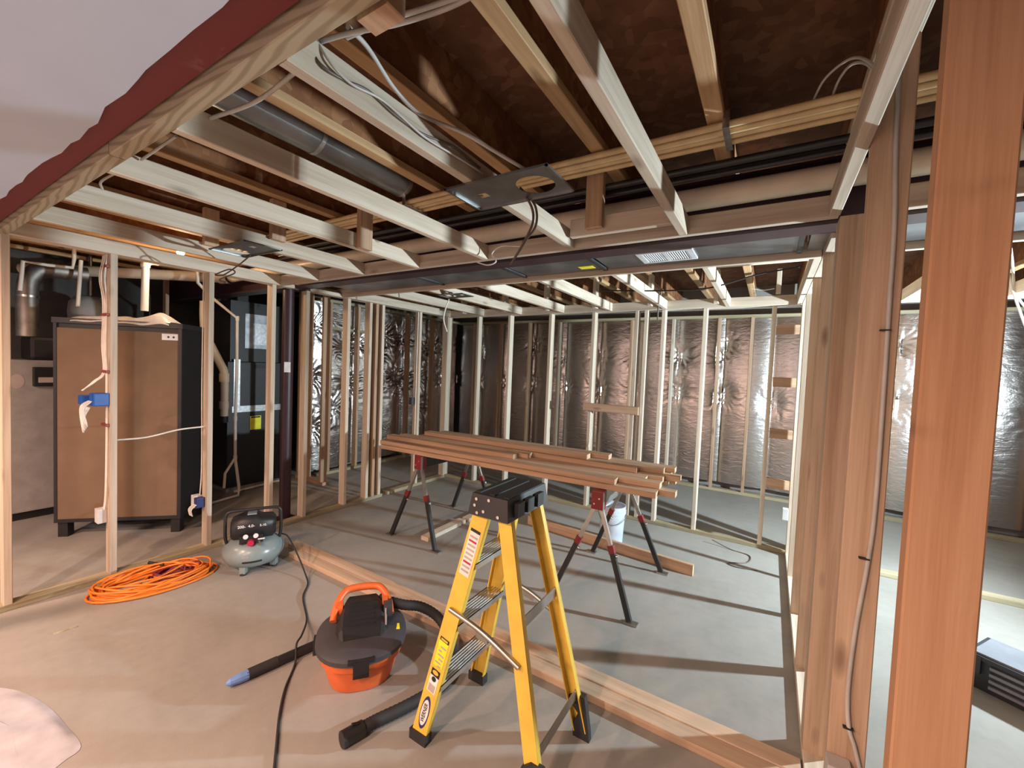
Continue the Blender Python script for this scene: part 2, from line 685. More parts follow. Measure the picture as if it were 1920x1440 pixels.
def smooth_path(pts, sub=6, closed=False):
    pts = [Vector(p) for p in pts]
    out = []
    n = len(pts)
    rng = range(n) if closed else range(n - 1)
    for i in rng:
        p0 = pts[(i - 1) % n] if (closed or i > 0) else pts[0] * 2 - pts[1]
        p1 = pts[i]
        p2 = pts[(i + 1) % n]
        p3 = pts[(i + 2) % n] if (closed or i + 2 < n) else p2 * 2 - p1
        for k in range(sub):
            t = k / sub
            out.append(0.5 * ((2 * p1) + (p2 - p0) * t + (2 * p0 - 5 * p1 + 4 * p2 - p3) * t * t + (3 * p1 - p0 - 3 * p2 + p3) * t ** 3))
    if not closed:
        out.append(pts[-1])
    return out


S, D = 0.038, 0.089          # 2x4
ZJ = 2.285                   # underside of the dropped framing
ZI = 2.60                    # underside of the floor joists above
# ================================================================== SETTING
fl = MB().box((-7.2, -4.2, -0.12), (4.8, 7.1, 0.0)).build('floor', 'concrete_floor')
struct(fl, 'pale grey concrete basement floor')
struct(MB().box((-7.2, 6.75, 0), (4.8, 7.0, 2.9)).build('wall_back', 'concrete_wall'), 'concrete foundation wall behind the foil')
struct(MB().box((-5.75, 3.45, 0), (-5.55, 6.75, 2.9)).build('wall_corner', 'concrete_wall'), 'concrete foundation wall behind the side foil')
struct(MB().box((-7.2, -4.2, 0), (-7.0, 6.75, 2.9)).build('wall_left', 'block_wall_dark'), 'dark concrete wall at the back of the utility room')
struct(MB().box((4.6, -4.2, 0), (4.8, 6.75, 2.9)).build('wall_right', 'concrete_wall'), 'far concrete wall of the side room')
struct(MB().box((-7.2, -4.2, 0), (4.8, -4.0, 2.9)).build('wall_front', 'drywall'), 'white painted wall of the finished room')
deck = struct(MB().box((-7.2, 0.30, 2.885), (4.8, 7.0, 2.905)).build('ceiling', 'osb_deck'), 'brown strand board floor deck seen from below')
# drywall ceiling with an uneven mudded edge along the steel beam
mb = MB()
edge = []
x = -7.0
while x < 4.6:
    edge.append((x, 0.405 + random.uniform(-0.006, 0.004) + (0.012 if -2.2 < x < -1.7 else 0)))
    x += random.uniform(0.05, 0.14)
vs, fs = [], []
for (x, y) in edge:
    vs += [(x, -4.0, 2.303), (x, y, 2.303), (x, y, 2.318), (x, -4.0, 2.318)]
for i in range(len(edge) - 1):
    a, b = i * 4, i * 4 + 4
    fs += [(a, b, b + 1, a + 1)[::-1], (a + 1, b + 1, b + 2, a + 2)[::-1], (a + 2, b + 2, b + 3, a + 3)[::-1]]
mb.add(vs, fs)
struct(mb.build('ceiling', 'drywall'), 'white drywall ceiling ending at the steel beam')

# ---- floor joists above (wood I-joists) : parts of the deck
i_web = None
xs = [-0.235 - 0.478 * k for k in range(-10, 14)]
for x in xs:
    if not -7.0 < x < 4.5:
        continue
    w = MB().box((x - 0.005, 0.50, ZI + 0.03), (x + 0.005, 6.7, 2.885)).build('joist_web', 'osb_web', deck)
    board('joist_flange', (x, 0.50, ZI + 0.019), (x, 6.7, ZI + 0.019), 0.062, 0.038, 'old_flange', w)
# ================================================================== STEEL BEAMS AND COLUMN


def steel_beam(label, y0, y1, z0, z1, x0, x1, mat, fl_t=0.014):
    r = thing('steel_beam', label, 'beam', (x0, (y0 + y1) / 2, z0))
    ym = (y0 + y1) / 2
    MB().box((x0, y0, z0), (x1, y1, z0 + fl_t)).build('bottom_flange', mat, r)
    MB().box((x0, ym - 0.006, z0 + fl_t), (x1, ym + 0.006, z1 - fl_t)).build('web', mat, r)
    MB().box((x0, y0, z1 - fl_t), (x1, y1, z1)).build('top_flange', mat, r)
    return r


steel_beam('dark red steel beam smeared with plaster along the white ceiling', 0.345, 0.482, 2.319, 2.597, -7.0, 4.6, 'red_primer')
steel_beam('dark maroon steel beam over the steel column and behind the ledger', 2.30, 2.44, 2.305, 2.597, -7.0, 4.6, 'maroon_paint')
colr = thing('steel_column', 'round dark maroon steel column standing in the stud wall', 'column', (-4.07, 2.27, 0))
MB().tube([(-4.07, 2.335, 0.012), (-4.07, 2.335, 2.29)], 0.052, 24).build('pipe', 'maroon_paint', colr, True)
MB().box((-4.17, 2.235, 0.0), (-3.99, 2.435, 0.012)).build('base_plate', 'maroon_paint', colr)
MB().box((-4.15, 2.255, 2.29), (-3.99, 2.415, 2.304)).build('cap_plate', 'maroon_paint', colr)
vd = Vector((4.07, -2.335, 0)).normalized()
sd = Vector((-vd.y, vd.x, 0))
patch('paper_label', Vector((-4.07, 2.335, 1.53)) + vd * 0.0525, sd, (0, 0, 1), 0.055, 0.10, 'paper_white', colr)

# ================================================================== DROPPED CEILING FRAME
dc = frame_root('ceiling', (-1.5, 1.3, ZJ), 'dropped ceiling frame of pale two by fours')
zc = ZJ + D / 2
NEAR0, NEAR1 = 0.535, 2.135
# nailer beside the steel beam (two lengths)
board('nailer', (-4.1, 0.512, zc + 0.005), (-1.95, 0.512, zc + 0.005), 0.046, 0.10, 'nailer', dc)
board('nailer', (-1.945, 0.512, zc + 0.005), (-0.60, 0.512, zc + 0.005), 0.046, 0.10, 'nailer', dc)
board('nailer', (-0.595, 0.512, zc + 0.005), (2.4, 0.512, zc + 0.005), 0.046, 0.10, 'nailer', dc)
JX = [-3.862 + 0.5815 * k for k in range(8)]
for k, xr in enumerate(JX):
    xx = xr - S / 2
    if k == 7:
        xx = 0.185
    board('joist', (xx, NEAR0, zc), (xx, NEAR1, zc), S, D, 'spruce', dc)
    if k < 7:
        board('joist', (xx + 0.01, 2.845, zc), (xx + 0.01, 4.515, zc), S, D, 'spruce', dc)
# ledger before the beam, header past the duct, rail on the back wall
board('ledger', (-3.98, 2.155, zc), (0.20, 2.155, zc), S, D, 'spruce', dc)
board('ledger', (0.30, 2.155, zc), (4.5, 2.155, zc), S, D, 'spruce', dc)
board('header', (-3.98, 2.825, zc), (0.20, 2.825, zc), S, D, 'spruce', dc)
board('header', (0.30, 2.825, zc), (4.5, 2.825, zc), S, D, 'spruce', dc)
board('rail', (-3.88, 4.536, zc), (0.20, 4.536, zc), S, D, 'spruce', dc)
board('rail', (0.30, 4.536, zc), (4.5, 4.536, zc), S, D, 'spruce', dc)
# right room frame
for k in range(1, 8):
    xx = 0.30 + 0.5815 * k
    board('joist', (xx, 2.845, zc), (xx, 4.515, zc), S, D, 'spruce', dc)
    board('joist', (xx, NEAR0, zc), (xx, NEAR1, zc), S, D, 'spruce', dc)
board('joist', (0.185, 2.845, zc), (0.185, 4.515, zc), S, D, 'spruce', dc)
# end stub hanging below the nailer, short spacer beside the ledger
board('block', (-0.70, 0.555, ZJ + 0.045), (-0.70, 0.60, ZJ + 0.045), 0.089, 0.060, 'lumber', dc)
board('spacer', (-0.935, 2.05, zc + 0.03), (-0.41, 2.05, zc + 0.03), S, D, 'spruce', dc)
# hangers from the floor joists to the frame
board('hanger', (-0.795, 2.01, 2.335), (-0.795, 2.01, ZI - 0.002), D, S, 'lumber', dc, up=(0, 1, 0))
for xj, px in ((JX[3], 683), (JX[2], 520), (JX[1], 395)):
    y = P(px, 470, X=xj + 0.02).y
    y = min(y, 1.73)
    board('hanger', (xj + S / 2 + 0.001, y, ZJ if px == 683 else ZJ + D - 0.02), (xj + S / 2 + 0.001, y, ZI - 0.002), S, D, 'lumber', dc, up=(0, 1, 0))
for x, y in ((-2.76, 4.30), (-2.20, 4.32), (-1.60, 4.30), (-1.02, 4.3), (-0.42, 4.31), (-3.40, 4.3)):
    board('hanger', (x - 0.045, y, ZJ + 0.005), (x - 0.045, y, ZI - 0.002), S, D, 'spruce', dc, up=(0, 1, 0))
board('hanger', (0.02, 4.50, ZJ + 0.1), (0.02, 4.50, ZI - 0.002), S, D, 'spruce', dc, up=(0, 1, 0))
# loose cross member above the far frame
board('cross_member', (-0.55, 4.02, ZI - 0.022), (0.25, 4.02, ZI - 0.022), D, S, 'spruce', dc)
board('cross_member', (-0.95, 3.40, ZI - 0.022), (-0.25, 3.40, ZI - 0.022), D, S, 'spruce', dc)

# ================================================================== STUD WALLS
XL = -3.89                    # face of the utility wall towards the room


def stud(root, x, y, z0=S, z1=ZJ, along='Y', mat='spruce', name='stud'):
    """along = direction the wall runs; (x, y) centre"""
    if along == 'Y':
        return board(name, (x, y, z0), (x, y, z1), D, S, mat, root, up=(0, 1, 0))
    return board(name, (x, y, z0), (x, y, z1), S, D, mat, root, up=(0, 1, 0))


wl = frame_root('wall_left', (XL - D / 2, 0.45, 0), 'open stud wall of pale two by fours before the utility room')
xc = XL - D / 2
board('sole_plate', (xc, -0.9, S / 2), (xc, 3.42, S / 2), D, S, 'treated', wl)
board('sole_plate', (xc, 3.50, S / 2), (xc, 4.55, S / 2), D, S, 'treated', wl)
board('top_plate', (xc, -0.9, ZJ + S / 2), (xc, 2.29, ZJ + S / 2), D, S, 'spruce', wl)
board('top_plate', (xc, 2.45, ZJ + S / 2), (xc, 4.55, ZJ + S / 2), D, S, 'spruce', wl)
for yc in (0.523, 1.006, 1.598, 2.10, 2.43, 2.90, 3.19, 3.37, 3.985, 4.53):
    stud(wl, xc, yc, mat='spruce')
stud(wl, xc, 3.28, mat='lumber')
for yc in (-0.1, -0.7):
    stud(wl, xc, yc)

YB = 4.56
wb = frame_root('wall_back', (-1.6, YB + D / 2, 0), 'open stud wall of pale two by fours before the foil')
yc = YB + D / 2
board('sole_plate', (-3.98, yc, S / 2), (0.30, yc, S / 2), D, S, 'treated', wb, up=(0, 0, 1))
board('top_plate', (-3.98, yc, ZJ + S / 2), (0.30, yc, ZJ + S / 2), D, S, 'spruce', wb)
for x in (-3.93, -3.40, -2.90, -2.31, -1.757, -1.265, -1.165, -0.985, -0.585, 0.0, 0.235):
    stud(wb, x, yc, along='X')
for z in (2.065, 1.582, 1.103, 0.636):
    board('blocking', (0.022, yc - 0.02, z), (0.215, yc - 0.02, z), S, D, 'lumber', wb, up=(0, 0, 1))
board('brace', (-1.82, YB - 0.020, 1.20), (-1.19, YB - 0.020, 1.20), S, D, 'lumber', wb)
# wall continues in the side room
board('sole_plate', (0.42, yc, S / 2), (4.5, yc, S / 2), D, S, 'treated', wb)
board('top_plate', (0.30, yc, ZJ + S / 2), (4.5, yc, ZJ + S / 2), D, S, 'spruce', wb)
for x in (0.54, 3.2, 3.8):
    stud(wb, x, yc, along='X')

XR = 0.205
wr = frame_root('wall_right', (XR + D / 2, 2.6, 0), 'stud wall beside the camera seen end on')
xr = XR + D / 2
board('sole_plate', (xr, 0.4, S / 2), (xr, 4.55, S / 2), D, S, 'spruce', wr)
board('top_plate', (xr, 0.54, ZI - 0.002 - S / 2), (xr, 2.13, ZI - 0.002 - S / 2), D, S, 'spruce', wr)
board('top_plate', (xr, 2.46, ZJ + S / 2), (xr, 4.55, ZJ + S / 2), D, S, 'spruce', wr)
for yy, mt in ((0.934, 'fir_post'), (1.554, 'stud_tan'), (2.165, 'stud_tan'), (2.204, 'stud_tan'), (2.243, 'spruce'), (2.77, 'stud_tan'), (3.39, 'stud_tan'), (4.0, 'spruce'), (4.50, 'spruce')):
    stud(wr, xr, yy, z1=ZI - 0.002 - S if yy < 2.15 else ZJ, mat=mt)

# framing in front of the foil (far walls)
wf = frame_root('wall_far', (-0.5, 6.5, 0), 'furring studs standing against the foil covered wall')
for k, x in enumerate((-4.9, -4.3, -3.68, -3.1, -2.45, -1.86, -1.25, -0.64, -0.24, 0.55, 1.15, 2.4, 3.0)):
    stud(wf, x, 6.50, along='X', z1=2.42, mat='lumber' if k % 3 else 'spruce')
board('sole_plate', (-5.3, 6.50, S / 2), (4.5, 6.50, S / 2), D, S, 'treated', wf)
board('top_plate', (-5.3, 6.50, 2.42 + S / 2), (4.5, 6.50, 2.42 + S / 2), D, S, 'treated', wf)
wfl = frame_root('wall_corner', (-5.28, 4.5, 0), 'furring studs standing against the side foil')
for y in (3.62, 4.08, 4.50, 5.1, 5.7, 6.2):
    stud(wfl, -5.28, y, along='Y', z1=2.42, mat='lumber')
board('sole_plate', (-5.28, 3.45, S / 2), (-5.28, 6.45, S / 2), D, S, 'treated', wfl)
board('top_plate', (-5.28, 3.45, 2.42 + S / 2), (-5.28, 6.45, 2.42 + S / 2), D, S, 'treated', wfl)
board('blocking', (-5.28, 3.64, 2.06), (-5.28, 4.06, 2.06), D, S, 'treated', wfl)
board('blocking', (-5.28, 4.10, 2.06), (-5.28, 4.48, 2.06), D, S, 'treated', wfl)
# corner post pack of the utility room
wu = frame_root('wall_utility', (-5.2, 3.30, 0), 'short utility room stud wall with a packed corner post')
for k in range(5):
    stud(wu, -5.36 + 0.039 * k, 3.28, along='X', z1=2.5, mat='lumber')
stud(wu, -4.86, 3.28, along='X', z1=2.5, mat='lumber')
board('sole_plate', (-5.40, 3.28, S / 2), (-4.80, 3.28, S / 2), D, S, 'lumber', wu)

# ================================================================== FOIL BLANKETS


def foil(name, label, origin_pt, udir, ndir, width, z0, z1, seed, crumple=1.0):
    nu, nv = int(width / 0.016), int((z1 - z0) / 0.016)
    u = Vector(udir)
    nrm = Vector(ndir)
    o = Vector(origin_pt)
    rnd = random.Random(seed)
    pins = []
    for a0 in (0.0, 0.61, 1.22):
        for zz in ((1.30,) if rnd.random() < 0.45 else (1.33, rnd.choice((0.85, 1.85, 2.05)))):
            pins.append((a0 + rnd.uniform(-0.03, 0.03), zz + rnd.uniform(-0.05, 0.05), rnd.randint(9, 15), rnd.uniform(0, 6), rnd.uniform(0.6, 1.1)))
    if crumple > 1.5:
        for _ in range(4):
            pins.append((rnd.uniform(0, width), rnd.uniform(0.5, 2.1), rnd.randint(9, 15), rnd.uniform(0, 6), rnd.uniform(0.6, 1.1)))
    vs, fs = [], []
    for j in range(nv + 1):
        for i in range(nu + 1):
            a = width * i / nu
            z = z0 + (z1 - z0) * j / nv
            ph = a / 0.61
            h = abs(math.sin(math.pi * ph)) ** 0.7 * 0.040
            h += mnoise.noise(Vector((a * 3.0 + seed * 3.1, z * 1.1, seed))) * 0.012
            h += mnoise.noise(Vector((a * 9 + seed, z * 5, seed * 2.0))) * 0.0025 * crumple
            h += (0.5 - abs(mnoise.noise(Vector((a * 4 + seed, z * 11 + a * 1.5, seed * 2.0))))) * 0.006 * crumple * math.exp(-((z - 1.3) / 0.35) ** 2)
            for (a0, zz, n, pz, st) in pins:
                dx, dz = a - a0, z - zz
                r = math.hypot(dx, dz)
                if r > 0.55:
                    continue
                th = math.atan2(dz, dx)
                th += 0.5 * mnoise.noise(Vector((dx * 6, dz * 6, pz)))
                fold = math.cos(n * th + pz) + 0.5 * math.cos((n * 2 - 3) * th + pz * 2)
                h += 0.0072 * st * crumple * fold * math.exp(-((r - 0.10) / 0.16) ** 2) * min(1, r / 0.03)
                h -= 0.030 * st * math.exp(-(r / 0.14) ** 2) * (1 if 0.05 < (ph % 1) < 0.95 else 0.3)
            vs.append(o + u * a + nrm * max(h, -0.02) + Vector((0, 0, z)))
    for j in range(nv):
        for i in range(nu):
            k = j * (nu + 1) + i
            fs.append((k, k + 1, k + nu + 2, k + nu + 1))
    ob = MB().add(vs, fs).build(name, 'foil', None, True, off=o)
    for p in ob.data.polygons:
        p.use_smooth = True
    tag(ob, label, 'insulation', 'foil faced insulation blankets')
    return ob


w8 = 1.22
BLK = ['hung in the inside corner of the foundation walls', 'behind the end studs of the open back wall', 'behind the lumber stack and bare studs', 'behind the scrap brace nailed across two studs', 'behind the close pair of studs beside the brace', 'behind the blocking by the back corner', 'seen past the near orange stud in the side room', 'at the far end of the side room']
SDB = ['beside the packed corner post', 'behind the trio of studs and switch box stud', 'running into the inside corner']
for k in range(8):
    foil('foil_blanket', 'wrinkled silver foil insulation blanket ' + BLK[k], (-5.45 + w8 * k, 6.62, 0), (1, 0, 0), (0, -1, 0), w8 - 0.004, 0.10, 2.44, k + 1, 0.45)
for k in range(3):
    y0 = 3.45 + 1.02 * k
    foil('foil_blanket', 'bright crumpled silver foil insulation blanket ' + SDB[k], (-5.41, y0, 0), (0, 1, 0), (1, 0, 0), 1.016, 0.06, 2.44, k + 20, 1.6)

# ================================================================== DUCT, PIPES, WIRES OVERHEAD
xd = -3.60
k = 0
segs = [(-3.60, -2.45), (-2.45, -1.62), (-1.62, -0.98), (-0.98, 0.12), (0.12, 1.4), (1.4, 2.8), (2.8, 4.4)]
words_ = ['beside the stud wall', 'after the end section', 'before the yellow sticker', 'with the white register', 'passing over the near stud wall', 'inside the side room', 'at the end of the side room']
for (a, b), wd in zip(segs, words_):
    r = thing('duct_section', 'grey sheet metal duct section ' + wd, 'duct', (a, 2.62, 2.315))
    MB().box((a + 0.012, 2.455, 2.318), (b - 0.012, 2.79, 2.56)).build('shell', 'duct_metal', r)
    m = MB()
    m.box((b - 0.035, 2.452, 2.310), (b - 0.012, 2.793, 2.318))
    m.build('drive_cleat', 'black_metal', r)
    if wd.startswith('with'):
        g = MB()
        x0, x1, y0, y1 = -0.715, -0.405, 2.475, 2.70
        g.box((x0, y0, 2.309), (x1, y0 + 0.022, 2.3178))
        g.box((x0, y1 - 0.022, 2.309), (x1, y1, 2.3178))
        g.box((x0, y0 + 0.022, 2.309), (x0 + 0.03, y1 - 0.022, 2.3178))
        g.box((x1 - 0.03, y0 + 0.022, 2.309), (x1, y1 - 0.022, 2.3178))
        g.box(((x0 + x1) / 2 - 0.01, y0 + 0.022, 2.309), ((x0 + x1) / 2 + 0.01, y1 - 0.022, 2.3178))
        rg = g.build('register', 'white_metal', r)
        MB().box((x0 + 0.03, y0 + 0.022, 2.3166), (x1 - 0.03, y1 - 0.022, 2.3178)).build('opening', 'label_black', rg)  # black sheet painting in the shade inside the duct behind the louvres
        n = 20
        for i in range(n):
            xx = x0 + 0.035 + (x1 - x0 - 0.07) * i / (n - 1)
            if abs(xx - (x0 + x1) / 2) < 0.014:
                continue
            MB().obox((xx, (y0 + y1) / 2, 2.3125), ((1, 0, 0.7), (0, 1, 0), (-0.7, 0, 1)), (0.0032, (y1 - y0) / 2 - 0.022, 0.0006)).build('louvre', 'white_metal', rg)
    if wd.startswith('before'):
        patch('sticker', (-1.10, 2.68, 2.3168), (1, 0, 0), (0, -1, 0), 0.10, 0.07, 'label_yellow', r)

pv = thing('drain_pipe', 'large cream plastic drain pipe running in front of the maroon beam', 'pipe', (-1.5, 2.22, 2.49))
pts = [(4.5, 2.235, 2.50), (-3.9, 2.235, 2.47), (-4.9, 2.235, 2.465)]
MB().tube(pts, 0.052, 20).build('run', 'pvc_cream', pv, True)
MB().tube(smooth_path([(-4.9, 2.235, 2.465), (-5.15, 2.20, 2.465), (-5.6, 1.85, 2.46), (-6.3, 1.25, 2.44), (-6.62, 1.0, 2.43)], 5), 0.054, 20).build('branch', 'pvc_cream', pv, True)
MB().tube([(-5.00, 2.237, 2.465), (-5.16, 2.20, 2.465)], 0.064, 20).build('coupling', 'pvc_cream', pv, True)
MB().tube([(-4.985, 2.238, 2.465), (-5.005, 2.236, 2.465)], 0.068, 20).build('clamp', 'black_rubber', pv, True)

for i in range(4):
    y = 1.80 + 0.043 * i
    z = ZI - 0.018 - 0.003 * (i % 2)
    o = MB().tube([(4.5, y, z), (1.0, y + 0.004, z - 0.004), (-1.0, y - 0.003, z), (-2.6, y + 0.01, z), (-4.6, y + 0.02 + i * 0.01, z)], 0.0135, 10).build('water_line', 'cpvc', None, True, off=(-1, y, z))
    tag(o, 'tan plastic water line in the bundle strapped under the floor joists', 'pipe', 'tan water lines under the joists')
for xx in (-0.195, -1.9, -1.45):
    o = MB().box((xx - 0.012, 1.775, ZI - 0.045), (xx + 0.012, 1.955, ZI - 0.0425)).box((xx - 0.012, 1.77, ZI - 0.045), (xx + 0.012, 1.775, ZI + 0.02)).box((xx - 0.012, 1.955, ZI - 0.045), (xx + 0.012, 1.96, ZI + 0.02)).build('pipe_strap', 'galvanised', None, off=(xx, 1.86, ZI - 0.044))
    tag(o, 'thin metal strap holding the tan water lines to the joists', 'strap', 'straps around the tan water lines')
# big round grey duct lying between joists at the left
r = thing('round_duct', 'round grey metal duct running between the floor joists', 'duct', (-1.915, 1.2, 2.60))
MB().tube([(-1.915, 0.55, 2.70), (-1.915, 1.78, 2.70)], 0.095, 24).build('shell', 'duct_metal', r, True)
for y in (0.62, 1.2, 1.75):
    MB().tube([(-1.915, y, 2.70), (-1.915, y + 0.02, 2.70)], 0.098, 24).build('seam', 'galvanised', r, True)

# black pipes and hangers in the dark gap above the ledger
for i, (y, z, rr) in enumerate(((2.03, 2.545, 0.016), (2.09, 2.53, 0.012), (2.14, 2.565, 0.014))):
    o = MB().tube([(1.5, y, z), (-1.5, y + 0.01, z - 0.006), (-3.8, y, z)], rr, 10).build('gas_pipe', 'black_metal', None, True, off=(-1, y, z))
    tag(o, ['thickest black pipe in the dark gap above the ledger', 'thinnest black pipe in the dark gap above the ledger', 'black pipe running highest in the gap beside the maroon beam'][i], 'pipe', 'black pipes above the ledger')

# electrical cables -----------------------------------------------------------


def cable(label, pts, r=0.0045, mat='cable_grey', name='cable', group=None, sub=6, n=8):
    q = smooth_path(pts, sub)
    o = MB().tube(q, r, n).build(name, mat, None, True, off=q[len(q) // 2])
    tag(o, label, 'cable', group)
    return o


cable('grey cable drooping from the nailer across to the big metal plate', [P(652, 50, Z=2.40), P(690, 90, Z=2.42), P(735, 160, Z=2.44), P(775, 205, Z=2.42), P(810, 225, Z=2.40), P(870, 250, Z=2.36), P(930, 285, Z=2.32), P(985, 318, Z=2.300)], 0.006)
cable('grey cable strung along the top of the nailer end', [P(560, 90, Z=2.385), P(655, 62, Z=2.39), P(735, 47, Z=2.39), P(830, 18, Z=2.40), P(900, -15, Z=2.40)], 0.006)
cable('second grey cable strung from the nailer end towards the joist', [P(650, 70, Z=2.392), P(735, 35, Z=2.392), P(800, 14, Z=2.40), P(870, -10, Z=2.40)], 0.006)
cable('thin dark cable pair stapled to the pale joist face', [P(575, 75, Z=2.383), P(600, 120, X=-0.95), P(645, 150, X=-0.95), P(690, 170, X=-0.95), P(740, 215, X=-0.95), P(790, 250, X=-0.95), P(850, 275, X=-0.95), P(900, 315, X=-0.945)], 0.004, 'cable_dark')
cable('thin grey cable looping beside the stapled dark cable', [P(590, 70, Z=2.383), P(620, 118, X=-0.943), P(660, 158, X=-0.943), P(720, 190, X=-0.943), P(795, 256, X=-0.943), P(860, 296, X=-0.943), P(905, 325, X=-0.943)], 0.0035, 'cable_grey')
cable('brown cable hanging down from the big metal plate', [P(958, 348, Y=1.40), P(990, 375, Y=1.42), P(1000, 410, Y=1.42), P(985, 450, Y=1.40), P(957, 497, Y=1.38)], 0.005, 'cable_dark')
cable('second brown cable hanging from the big metal plate', [P(975, 352, Y=1.44), P(1003, 385, Y=1.46), P(1004, 425, Y=1.46), P(980, 455, Y=1.43)], 0.005, 'cable_dark')
cable('white cable tail curling below the ledger', [P(975, 462, Y=2.10), P(940, 462, Y=2.09), P(922, 476, Y=2.08), P(930, 490, Y=2.07), P(915, 497, Y=2.06), P(895, 492, Y=2.05)], 0.004, 'cable_white')
cable('thin grey cable strung beside the nailer over the round duct', [P(560, 130, Z=2.37), P(480, 190, Z=2.37), P(395, 222, Z=2.36)], 0.006)
cable('thin grey cable strung beside the nailer over the second joist', [P(330, 255, Z=2.37), P(265, 300, Z=2.36)], 0.005)
cable('thin grey cable strung beside the nailer over the third joist', [P(225, 320, Z=2.36), P(190, 340, Z=2.35), P(192, 355, Z=2.34)], 0.005)
cable('dark cable loops hanging from the small metal plate', [P(470, 478, Y=1.42), P(450, 495, Y=1.45), P(420, 515, Y=1.45), P(404, 515, Y=1.45), P(430, 505, Y=1.45), P(440, 512, Y=1.44), P(412, 524, Y=1.43), P(425, 530, Y=1.43)], 0.0045, 'cable_dark')
cable('white cable tail hanging from the plate in the far frame', [P(842, 561, Y=3.10), P(835, 580, Y=3.11), P(832, 600, Y=3.12), P(838, 622, Y=3.13)], 0.006, 'cable_white')
cable('white cable arching out of the near wall above the tan pipes', [P(1524, 190, Y=1.83), P(1545, 150, Y=1.74), P(1580, 118, Y=1.60), P(1610, 108, Y=1.50), P(1640, 125, Y=1.40), P(1645, 150, Y=1.38)], 0.004, 'cable_grey')
cable('second white cable arching out of the near wall', [P(1560, 183, Y=1.83), P(1573, 150, Y=1.74), P(1595, 122, Y=1.60), P(1620, 118, Y=1.50), P(1645, 135, Y=1.40)], 0.004, 'cable_grey')
cable('bundle of dark cable hanging beside the far joist', [P(1240, 545, Y=4.3), P(1238, 560, Y=4.32), P(1234, 580, Y=4.33), P(1233, 600, Y=4.34)], 0.008, 'cable_dark')
cable('thin white cable strung between joists over the far corner', [P(1410, 541, Y=4.4), P(1432, 544, Y=4.4), P(1452, 541, Y=4.4)], 0.004, 'cable_white')
cable('clear tubing hanging beside the far foil in the side room', [P(1898, 440, Y=4.4), P(1888, 480, Y=4.4), P(1895, 530, Y=4.4), P(1918, 600, Y=4.4), P(1935, 640, Y=4.4)], 0.008, 'cable_white')
cable('second clear tubing hanging in the side room', [P(1892, 440, Y=4.42), P(1898, 490, Y=4.42), P(1905, 550, Y=4.42), P(1935, 590, Y=4.42)], 0.008, 'cable_white')
cable('black cable strung under the far ceiling deck', [P(1130, 545, Y=3.6), P(1250, 545, Y=3.6), P(1330, 540, Y=3.6), P(1420, 515, Y=3.6), P(1500, 500, Y=3.6)], 0.006, 'black_rubber')

# cable down the near stud
yst = 1.5345
nc = thing('wall_cable', 'pale grey cable stapled down the face of the near stud', 'cable', tuple(P(1640, 900, Y=yst)))
MB().tube(smooth_path([P(px, py, Y=yst - 0.006) for px, py in ((1690, 60), (1680, 260), (1677, 420), (1668, 560), (1655, 760), (1640, 960), (1626, 1060), (1604, 1180), (1590, 1290), (1591, 1360), (1602, 1400), (1613, 1450), (1618, 1500))], 6), 0.0058, 10).build('sheath', 'cable_grey', nc, True)
for px, py in ((1620, 1047), (1590, 1365), (1660, 619)):
    q = P(px, py, Y=yst - 0.008)
    MB().box((q.x - 0.012, q.y - 0.006, q.z - 0.002), (q.x + 0.012, q.y + 0.006, q.z + 0.002)).build('staple', 'label_black', nc)


# recessed light mounting plates ---------------------------------------------


def mount_plate(label, x0, y0, x1, y1, z, hole_c, hole_r, sq):
    bm = bmesh.new()

    def loop(pts):
        vs = [bm.verts.new((p[0], p[1], z)) for p in pts]
        return [bm.edges.new((vs[i], vs[(i + 1) % len(vs)])) for i in range(len(vs))]
    es = loop([(x0, y0), (x1, y0), (x1, y1), (x0, y1)])
    es += loop([(hole_c[0] + hole_r * math.cos(a), hole_c[1] + hole_r * math.sin(a)) for a in [2 * math.pi * i / 28 for i in range(28)]])
    es += loop([(sq[0] + 0.028 * math.cos(a), sq[1] + 0.028 * math.sin(a)) for a in [math.pi / 4 + math.pi / 2 * i for i in range(4)]])
    bmesh.ops.triangle_fill(bm, edges=es, use_beauty=True)
    r = bmesh.ops.extrude_face_region(bm, geom=bm.faces[:])
    bmesh.ops.translate(bm, verts=[v for v in r['geom'] if isinstance(v, bmesh.types.BMVert)], vec=(0, 0, 0.0018))
    bm.verts.index_update()
    t = thing('mounting_plate', label, 'metal plate', ((x0 + x1) / 2, (y0 + y1) / 2, z))
    MB().add([v.co.copy() for v in bm.verts], [[v.index for v in f.verts] for f in bm.faces]).build('plate', 'plate_metal', t)
    bm.free()
    e = MB()
    for lo, hi in (((x0, y0), (x1, y0 + 0.008)), ((x0, y1 - 0.008), (x1, y1)), ((x0, y0), (x0 + 0.008, y1)), ((x1 - 0.008, y0), (x1, y1))):
        e.box((lo[0], lo[1], z - 0.006), (hi[0], hi[1], z))
    e.build('rim', 'plate_metal', t)
    return t


mount_plate('large flat metal light mounting plate with a round hole under the near joists', -1.085, 1.21, -0.65, 1.44, ZJ - 0.003, (-0.76, 1.335), 0.072, (-0.985, 1.33))
mount_plate('flat metal light mounting plate with a round hole close to the utility wall', -3.02, 1.22, -2.585, 1.44, ZJ - 0.003, (-2.92, 1.335), 0.072, (-2.70, 1.33))
mount_plate('small flat metal light mounting plate under the far joists', -2.75, 3.02, -2.45, 3.20, ZJ - 0.003, (-2.66, 3.11), 0.055, (-2.52, 3.11))

